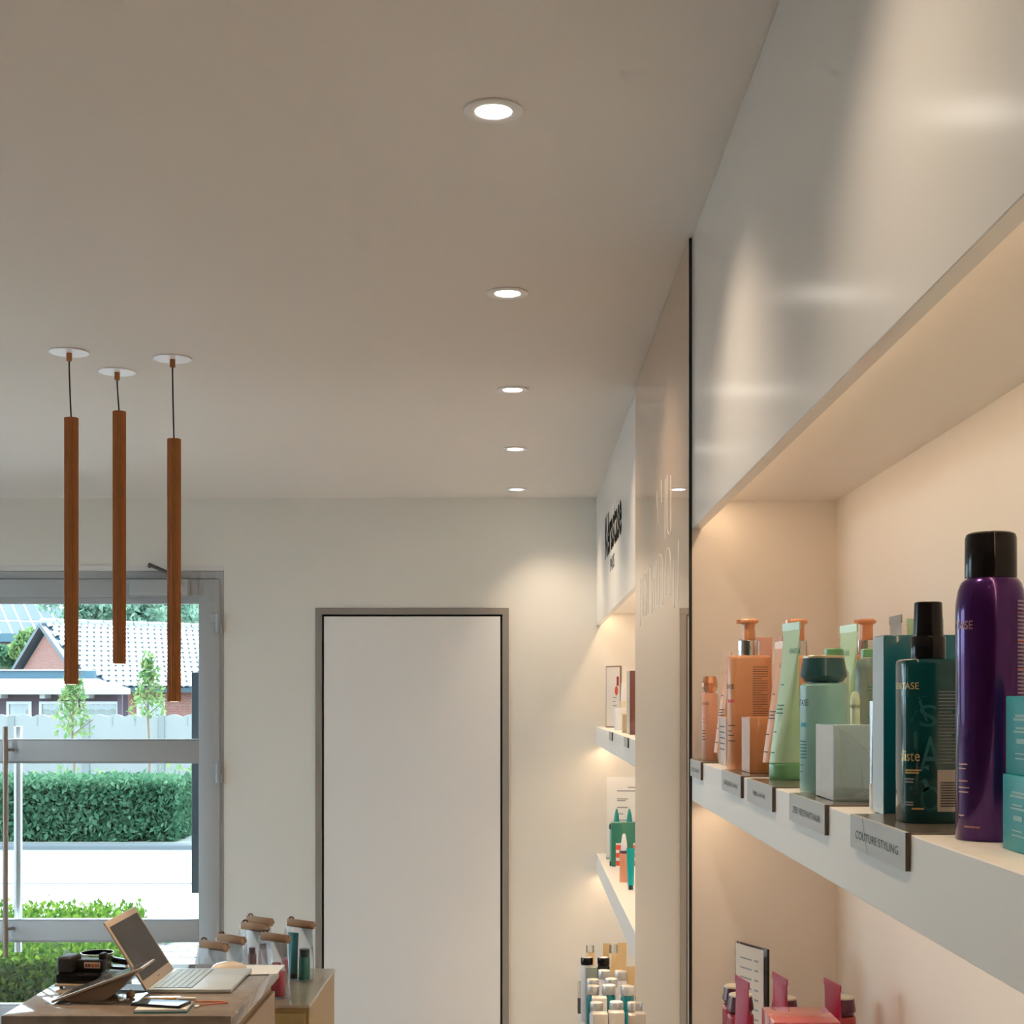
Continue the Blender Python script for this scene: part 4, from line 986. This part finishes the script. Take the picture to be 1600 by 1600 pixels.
def leaves(b, n, sampler, size, flat=0):
    for _ in range(n):
        p = Vector(sampler()); s = size * random.uniform(.6, 1.3)
        e = Euler((random.uniform(-1.3, 1.3), random.uniform(-1.3, 1.3), random.uniform(0, 6.28))).to_matrix()
        a = e @ Vector((s, 0, 0)); c = e @ Vector((0, s * .5, 0))
        b.quad(p - a, p - c, p + a, p + c)
def hedge(name, lab, x0, x1, y0, y1, z0, z1, n, size, mat, core, rough=.06, shear=0):
    t = thing(name, lab, 'hedge', ((x0 + x1) / 2, (y0 + y1) / 2, z0))
    w, l, h = (x1 - x0) / 2, (y1 - y0) / 2, z1 - z0
    cw = w - .1 - shear * 2 * l
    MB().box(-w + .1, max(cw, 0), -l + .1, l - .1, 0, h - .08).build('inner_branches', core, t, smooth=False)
    b = MB()
    def smp():
        k = random.random(); d = -abs(random.gauss(0, .035)) + rough * .6 * math.sin(7 * random.random())
        if k < .40: return (random.uniform(-w, w), random.uniform(-l, l), h + d + random.uniform(-.02, .05))
        if k < .80: return (random.uniform(-w, w), -l - d, random.uniform(0, h))
        if k < .92: return (w + d, random.uniform(-l, l), random.uniform(0, h))
        return (random.uniform(-w, w), random.uniform(-l, l), random.uniform(0, h))
    leaves(b, n, smp, size)
    b.v = [(x - shear * (y + l) * (x + w) / (2 * w), y, z) for x, y, z in b.v]
    o = b.build('foliage', mat, t, smooth=False); o['kind'] = 'stuff'
    return t
m_lf1 = leaf_mat('hedge_leaf', (.05, .15, .025), (.20, .33, .045)); m_lf2 = leaf_mat('boxwood_leaf', (.05, .145, .08), (.16, .30, .18))
m_lf3 = leaf_mat('tree_leaf', (.12, .26, .10), (.32, .42, .18)); m_lf4 = leaf_mat('far_tree_leaf', (.16, .30, .22), (.30, .44, .34))
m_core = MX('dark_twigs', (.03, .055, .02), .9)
m_bark = MX('bark', (.25, .18, .11), .9)
hedge('boxwood_hedge', 'low bright green hedge directly outside the glazed door', -4.6, -2.08, 7.5, 9.3, -.04, .265, 26000, .024, m_lf1, m_core, shear=.2)
hedge('clipped_hedge', 'clipped dark green hedge across the road', -9.0, -3.97, 16.45, 17.6, -.0, .66, 22000, .045, m_lf2, m_core)
t = thing('weed', 'small green weed growing on the pavement by the drain board', 'plant', (PX(248, 9.6), 9.6, -.042))
b = MB(); leaves(b, 60, lambda: (random.gauss(0, .05), random.gauss(0, .03), abs(random.gauss(.05, .04))), .035); b.build('foliage', m_lf3, t, smooth=False)
t = thing('drain_board', 'flat grey drain board lying on the pavement outside', 'board', (PX(276, 9.95), 9.95, -.0417), R(-58))
MB().box(-.30, .30, -.06, .06, 0, .025).build('board', m_kerb, t, bevel=.005, seg=1)
MB().box(-.28, .28, -.015, .015, .0251, .028).build('slot', MX('slot_dark', (.1, .12, .13), .8), t, smooth=False)
# dark board outside the door
t = thing('outdoor_board', 'dark upright board fixed outside the right edge of the glazed door', 'board', (PX(300, 7.6) + .06, 7.6, 0))
MB().box(-.06, .06, -.012, .012, PZ(1395, 7.6), PZ(1050, 7.6)).build('panel', MX('anthracite_board', (.055, .07, .085), .4), t, bevel=.003, seg=1)
MB().box(.02, .05, .0121, .05, -.04, PZ(1060, 7.6)).build('post', MX('anthracite_post', (.05, .06, .07), .5), t, smooth=False)

# concrete fence with scalloped panels
fn = thing('concrete_fence', 'grey concrete fence with a scalloped top beyond the hedge', 'fence', (0, 25, 0))
m_conc = MX('fence_concrete', (.32, .34, .34), .85, noise=.06, nscale=3); m_concp = MX('fence_post', (.25, .275, .28), .85)
pw = 117 * 25 / F; xp = PX(253, 25)
for k in range(-2, 7):
    x = xp - k * pw
    MB().box(x - .055, x + .055, -.06, .06, -.02, PZ(1117, 25)).build('post', m_concp, fn, bevel=.01, seg=1)
    x0, x1 = x + .056, x + pw - .056
    pts = [(x0, -.02), (x1, -.02)]; m = 24; 
    for i in range(m + 1):
        u = i / m; pts.append((x1 + (x0 - x1) * u, PZ(1117, 25) - .035 + .045 * abs(math.sin(u * PI * 4))))
    b = MB().loft([[(a, y, z) for a, z in pts] for y in (-.03, .03)]); b.build('panel', m_conc, fn, smooth=False)
    for u in (1 / 3, 2 / 3):
        xg = x0 + (x1 - x0) * u; MB().box(xg - .012, xg + .012, -.034, -.0302, PZ(1134, 25), PZ(1120, 25)).build('notch', m_concp, fn, smooth=False)
struct(MB().box(-60, 20, 20.5, 24.9, -.02, .06).build('soil_bank', m_soil, bevel=.03), 'planted soil strip at the foot of the fence')
# young trees and bushes before the fence
def young_tree(lab, px, d, ytop, yfol, n, w):
    t = thing('young_tree', lab, 'tree', (PX(px, d), d, .05), 0, 'young trees before the fence')
    zt, zf_ = PZ(ytop, d) - .05, PZ(yfol, d) - .05
    b = MB().tube([(0, 0, -.02), (.02, 0, zf_ * .6), (-.01, 0, zf_), (.02, 0, zt * .97)], .016, 8)
    for k in range(9):
        z = zf_ + (zt - zf_) * (.02 + .09 * k); a = 2.4 * k; b.tube([(0, 0, z), (math.cos(a) * w * .8 * (1 - .07 * k), math.sin(a) * w * .8 * (1 - .07 * k), z + .22)], .007, 5)
    b.build('trunk', m_bark, t)
    b = MB()
    def smp():
        u = random.random() ** .8; r = w * (1 - u * .8) * math.sqrt(random.random()); a = random.uniform(0, 6.28)
        return (r * math.cos(a), r * math.sin(a), zf_ + (zt - zf_) * u + random.gauss(0, .05))
    leaves(b, n, smp, .05); o = b.build('foliage', m_lf3, t, smooth=False); o['kind'] = 'stuff'
young_tree('young sparse tree in front of the low annex windows', 114, 20.8, 1045, 1150, 420, .36)
young_tree('young leafy tree in front of the brick house window', 232, 21.2, 1025, 1118, 420, .33)
for px, d, s_, lab in ((75, 19.5, .34, 'small shrub by the door handle at the foot of the fence'), (95, 22, .28, 'small shrub below the sparse young tree'), (170, 22, .26, 'small shrub midway between the young trees'), (205, 21.5, .2, 'smallest shrub beside the leafy young tree'), (283, 22, .34, 'small shrub next to the dark outdoor board')):
    t = thing('shrub', lab, 'shrub', (PX(px, d), d, .058), 0, 'shrubs at the fence')
    MB().tube([(0, 0, -.01), (0, 0, s_ * .9)], .012, 6).build('stem', m_bark, t)
    b = MB(); leaves(b, 110, lambda: (random.gauss(0, s_ * .55), random.gauss(0, s_ * .4), abs(random.gauss(s_ * .8, s_ * .5)) + .02), .055); b.build('foliage', m_lf3, t, smooth=False)

# brick house with tiled roof
def brick_mat():
    m = bpy.data.materials.new('red_brick'); m.use_nodes = True; nt = m.node_tree; bs = nt.nodes['Principled BSDF']; bs.inputs['Roughness'].default_value = .85
    tc = nt.nodes.new('ShaderNodeTexCoord'); br = nt.nodes.new('ShaderNodeTexBrick')
    br.inputs['Color1'].default_value = (0.208, 0.068, 0.052, 1); br.inputs['Color2'].default_value = (0.256, 0.104, 0.080, 1); br.inputs['Mortar'].default_value = (0.272, 0.224, 0.208, 1)
    br.inputs['Scale'].default_value = 5; br.inputs['Mortar Size'].default_value = .02
    sp = nt.nodes.new('ShaderNodeSeparateXYZ'); ad = nt.nodes.new('ShaderNodeMath'); cb_ = nt.nodes.new('ShaderNodeCombineXYZ')
    nt.links.new(tc.outputs['Object'], sp.inputs[0]); nt.links.new(sp.outputs[0], ad.inputs[0]); nt.links.new(sp.outputs[1], ad.inputs[1])
    nt.links.new(ad.outputs[0], cb_.inputs[0]); nt.links.new(sp.outputs[2], cb_.inputs[1]); nt.links.new(cb_.outputs[0], br.inputs['Vector']); nt.links.new(br.outputs['Color'], bs.inputs['Base Color']); return m
m_brick = brick_mat()
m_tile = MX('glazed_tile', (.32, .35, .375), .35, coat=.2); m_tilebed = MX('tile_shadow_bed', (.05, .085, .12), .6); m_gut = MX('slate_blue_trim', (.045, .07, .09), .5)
DH = 45.0; TH = R(37); RX, RZ = PX(66, DH), PZ(974, DH)
hs = thing('brick_house', 'red brick house with a pale tiled gable roof across the street', 'house', (RX, DH, 0), TH)
wg, drop = 3.9, PZ(974, DH) - PZ(1074, DH - 3.1); LEN = 13.0
ze = RZ - drop
b = MB()          # gable prism walls; local x along the ridge, -y towards the shop
sec = [(-wg + .3, -.2), (wg - .3, -.2), (wg - .3, ze - .02), (0, RZ - .22), (-wg + .3, ze - .02)]
b.loft([[(x, y, z) for y, z in sec] for x in (.15, LEN - .15)]); b.build('walls', m_brick, hs, smooth=False)
sl = math.atan2(drop, wg); sl_len = math.hypot(drop, wg)
for sgn in (-1, 1):
    vs = [(0, 0, RZ), (LEN, 0, RZ), (LEN, sgn * (wg + .02), ze), (0, sgn * (wg + .02), ze)]
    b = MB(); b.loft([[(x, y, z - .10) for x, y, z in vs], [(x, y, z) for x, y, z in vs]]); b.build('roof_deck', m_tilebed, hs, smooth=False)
# verge boards and ridge
for sgn in (-1, 1):
    b = MB(); vs = [(-.10, 0, RZ + .03), (.04, 0, RZ + .03), (.04, sgn * (wg + .05), ze + .02), (-.10, sgn * (wg + .05), ze + .02)]
    b.loft([[(x, y, z - .15) for x, y, z in vs], [(x, y, z) for x, y, z in vs]]); b.build('verge_board', m_gut, hs, smooth=False)
MB().box(-.1, LEN, -wg - .16, -wg - .02, ze - .14, ze - .02).build('gutter', m_gut, hs, smooth=False)
nr, tw = 13, .222
step = sl_len / nr
tm_b = MB(); rr = []
for i in range(7):
    u = i / 6; rr.append((u * tw * .97, .045 * math.sin(PI * u) ** .8))
tm_b.loft([[(x, 0, z + .05) for x, z in rr] + [(x, 0, z + .02) for x, z in reversed(rr)], [(x, -step * .93, z + .055) for x, z in rr] + [(x, -step * .93, z + .02) for x, z in reversed(rr)]])
to = tm_b.build('roof_tile', m_tile, None, ang=70); tmesh = to.data; bpy.data.objects.remove(to)
ntiles = 0
for r_ in range(nr):
    for c_i in range(25):
        if ntiles >= 300: break
        x = .08 + c_i * tw + (tw * .5 if r_ % 2 else 0); s_ = r_ * step + .03
        if (r_ > 9 and c_i < (r_ - 9) * .9) or (c_i > 23) or (r_ > 4 and c_i > 22): continue
        o = bpy.data.objects.new('roof_tile', tmesh); COL.objects.link(o); o.parent = hs; ntiles += 1
        o.location = (x, -s_ * math.cos(sl), RZ - s_ * math.sin(sl)); o.rotation_euler = (sl, 0, 0)
rb = MB().tube([(0, 0, RZ - .02), (.46, 0, RZ - .005)], .12, 10).build('ridge_tile', m_tile, None); rm = rb.data; bpy.data.objects.remove(rb)
for i in range(24):
    o = bpy.data.objects.new('ridge_tile', rm); COL.objects.link(o); o.parent = hs; o.location = (i * .5 - .05, 0, .06)
# window of the house
def far_window(parent, x0, x1, y, z0, z1, curtain=(.62, .66, .70)):
    f = MB(); e = .06
    f.box(x0, x1, y - .05, y, z0, z0 + e).box(x0, x1, y - .05, y, z1 - e, z1).box(x0, x0 + e, y - .05, y, z0 + e, z1 - e).box(x1 - e, x1, y - .05, y, z0 + e, z1 - e)
    fo = f.build('window', MX('far_window_frame', (.70, .72, .74), .5), parent, smooth=False)
    MB().box(x0 + e, x1 - e, y - .012, y - .008, z0 + e, z1 - e).build('pane', m_glass, fo, smooth=False)
    b = MB(); n = 14
    for i in range(n):
        xa = x0 + e + (x1 - x0 - 2 * e) * i / n; xb = x0 + e + (x1 - x0 - 2 * e) * (i + 1) / n; xm = (xa + xb) / 2
        b.quad((xa, y - .002, z0 + e), (xm, y - .007, z0 + e), (xm, y - .007, z1 - e), (xa, y - .002, z1 - e)); b.quad((xm, y - .007, z0 + e), (xb, y - .002, z0 + e), (xb, y - .002, z1 - e), (xm, y - .007, z1 - e))
    b.build('curtain', MX('far_curtain', curtain, .8), fo)
yw = -wg + .3
def hx(px):   # local x along the front wall seen at picture column px
    k = (px - CX) / F; c, s = math.cos(TH), math.sin(TH)
    # world = RX + c*x - s*y , DH + s*x + c*y ; world.x = k*world.y
    return (k * (DH + c * yw) - RX + s * yw) / (c - k * s)
far_window(hs, hx(213), hx(257), yw, PZ(1125, 43), PZ(1094, 43), (.70, .72, .74))
# low annex in front of the house
DA = 33.0
an = thing('annex', 'low annex with purple-brown walls, white roof edge and curtained windows', 'building', (PX(200, DA), DA, 0))
def ax(px, d=DA): return PX(px, d) - PX(200, DA)
m_an = MX('mauve_brown_wall', (.11, .075, .10), .7); m_anr = MX('white_roof_sheet', (.50, .52, .53), .5)
x_l = ax(-120)
MB().prism([(x_l, 0), (0, 0), (PX(196, DA + 4.4) - PX(200, DA), 4.4), (x_l, 4.4)], -.1, PZ(1078, DA)).build('walls', m_an, an, smooth=False)
b = MB(); zf0, zf1 = PZ(1076, DA - .5), PZ(1060, DA + 3.4)
b.loft([[(x, y, z - .06) for x, y, z in ((x_l, -.5, zf0), (ax(213), -.5, zf0), (ax(150, DA + 3.4), 3.4, zf1), (x_l, 3.4, zf1))], [(x, y, z) for x, y, z in ((x_l, -.5, zf0), (ax(213), -.5, zf0), (ax(150, DA + 3.4), 3.4, zf1), (x_l, 3.4, zf1))]])
b.build('roof', m_anr, an, smooth=False)
MB().box(x_l, ax(213), -.62, -.5, zf0 - .13, zf0 - .02).build('gutter', MX('grey_gutter', (.45, .52, .55), .5), an, smooth=False)
MB().box(x_l, ax(147, DA + 3.4), 3.4, 3.6, zf1 - .05, PZ(1048, DA + 3.4)).build('upper_fascia', MX('slate_fascia', (.07, .15, .20), .5), an, smooth=False)
MB().box(x_l, ax(142, DA + 4), 3.3, 4.6, PZ(1048, DA + 3.4), PZ(1046, DA + 3.4)).build('upper_roof', m_anr, an, smooth=False)
for px0, px1 in ((11, 50), (62, 123), (127, 187), (-60, -10)):
    far_window(an, ax(px0), ax(px1), -.001, PZ(1122, DA), PZ(1096, DA))
MB().box(ax(190), ax(197), -.35, -.25, -.05, zf0 - .06).build('post', m_an, an, smooth=False)
for px in (5, 72, 140): MB().box(ax(px), ax(px + 8), -.45, -.01, zf0 - .22, zf0 - .10).build('bracket', m_anr, an, smooth=False)
# far roof with solar panels
sr = thing('solar_roof', 'distant roof covered with pale solar panels behind the brick gable', 'roof', (PX(10, 70), 70, 0), R(30))
def sx(px, d=70): return PX(px, d) - PX(10, 70)
b = MB().loft([[(x, y, z) for x, y, z in ((sx(-200), 0, .5), (sx(120), 0, .5), (sx(120), 6, .5), (sx(-200), 6, .5))], [(x, y, z) for x, y, z in ((sx(-200), 0, PZ(1010, 70)), (sx(120), 0, PZ(1010, 70)), (sx(80), 6, PZ(930, 76)), (sx(-200), 6, PZ(930, 76)))]])
b.build('roof_body', MX('light_roof', (.72, .75, .77), .6), sr, smooth=False)
m_sol = MX('solar_panel', (.035, .085, .115), .6, spec=.08)
z0, z1 = PZ(1010, 70), PZ(930, 76); ang = math.atan2(z1 - z0, 6); ln = math.hypot(z1 - z0, 6)
so = MB().box(0, .52, 0, ln * .45, .004, .02).build('solar_panel', m_sol, None, smooth=False); smesh = so.data; bpy.data.objects.remove(so)
for r_ in range(2):
    for k in range(-6, 6):
        o = bpy.data.objects.new('solar_panel', smesh); COL.objects.link(o); o.parent = sr; s_ = .12 + r_ * ln * .48
        o.location = (sx(10) + k * .60, s_ * math.cos(ang), z0 + s_ * math.sin(ang)); o.rotation_euler = (ang, 0, 0)
# dark flat roof at the far left
t = thing('dark_shed', 'dark flat roofed shed at the far left behind the annex', 'shed', (PX(-60, 58), 58, 0))
MB().box(-2, PX(26, 58) - PX(-60, 58), 0, 3, -.1, PZ(1003, 58)).build('walls', m_an, t, smooth=False)
MB().box(-2.1, PX(28, 58) - PX(-60, 58), -.2, 3.2, PZ(1003, 58), PZ(990, 58)).build('roof', MX('slate_fascia', (.07, .15, .20)), t, smooth=False)
# big trees
def big_tree(lab, px, d, yc_, rw, rh, n, size, mat):
    t = thing('tree', lab, 'tree', (PX(px, d), d, -.05), 0, 'trees beyond the houses')
    zc = PZ(yc_, d) + .05
    MB().tube([(0, 0, -.1), (.1, 0, zc * .5), (0, 0, zc)], .18, 8).build('trunk', m_bark, t)
    b = MB(); cl = [(random.gauss(0, rw * .45), random.gauss(0, rw * .3), random.gauss(0, rh * .42)) for _ in range(26)]
    def smp():
        c = random.choice(cl); return (c[0] + random.gauss(0, rw * .18), c[1] + random.gauss(0, rw * .18), zc + c[2] + random.gauss(0, rh * .16))
    leaves(b, n, smp, size); o = b.build('foliage', mat, t, smooth=False); o['kind'] = 'stuff'
big_tree('green tree at the far left beside the dark shed', 8, 54, 1028, .62, .42, 2200, .11, m_lf2)
big_tree('bushy tree whose crown fills the gap left of the brick gable', 36, 51.5, 1012, .42, .55, 1500, .11, m_lf3)
big_tree('leafy tree above the ridge beside the first pendant', 140, 66, 952, 1.7, 1.3, 2600, .17, m_lf4)
big_tree('leafy tree above the ridge between two pendants', 205, 76, 950, 2.0, 1.4, 3000, .19, m_lf4)
big_tree('leafy tree above the ridge near the door closer', 262, 86, 945, 2.4, 1.6, 3400, .21, m_lf4)
big_tree('leafy tree above the ridge at the door hinge side', 320, 96, 945, 2.8, 1.8, 3400, .23, m_lf4)
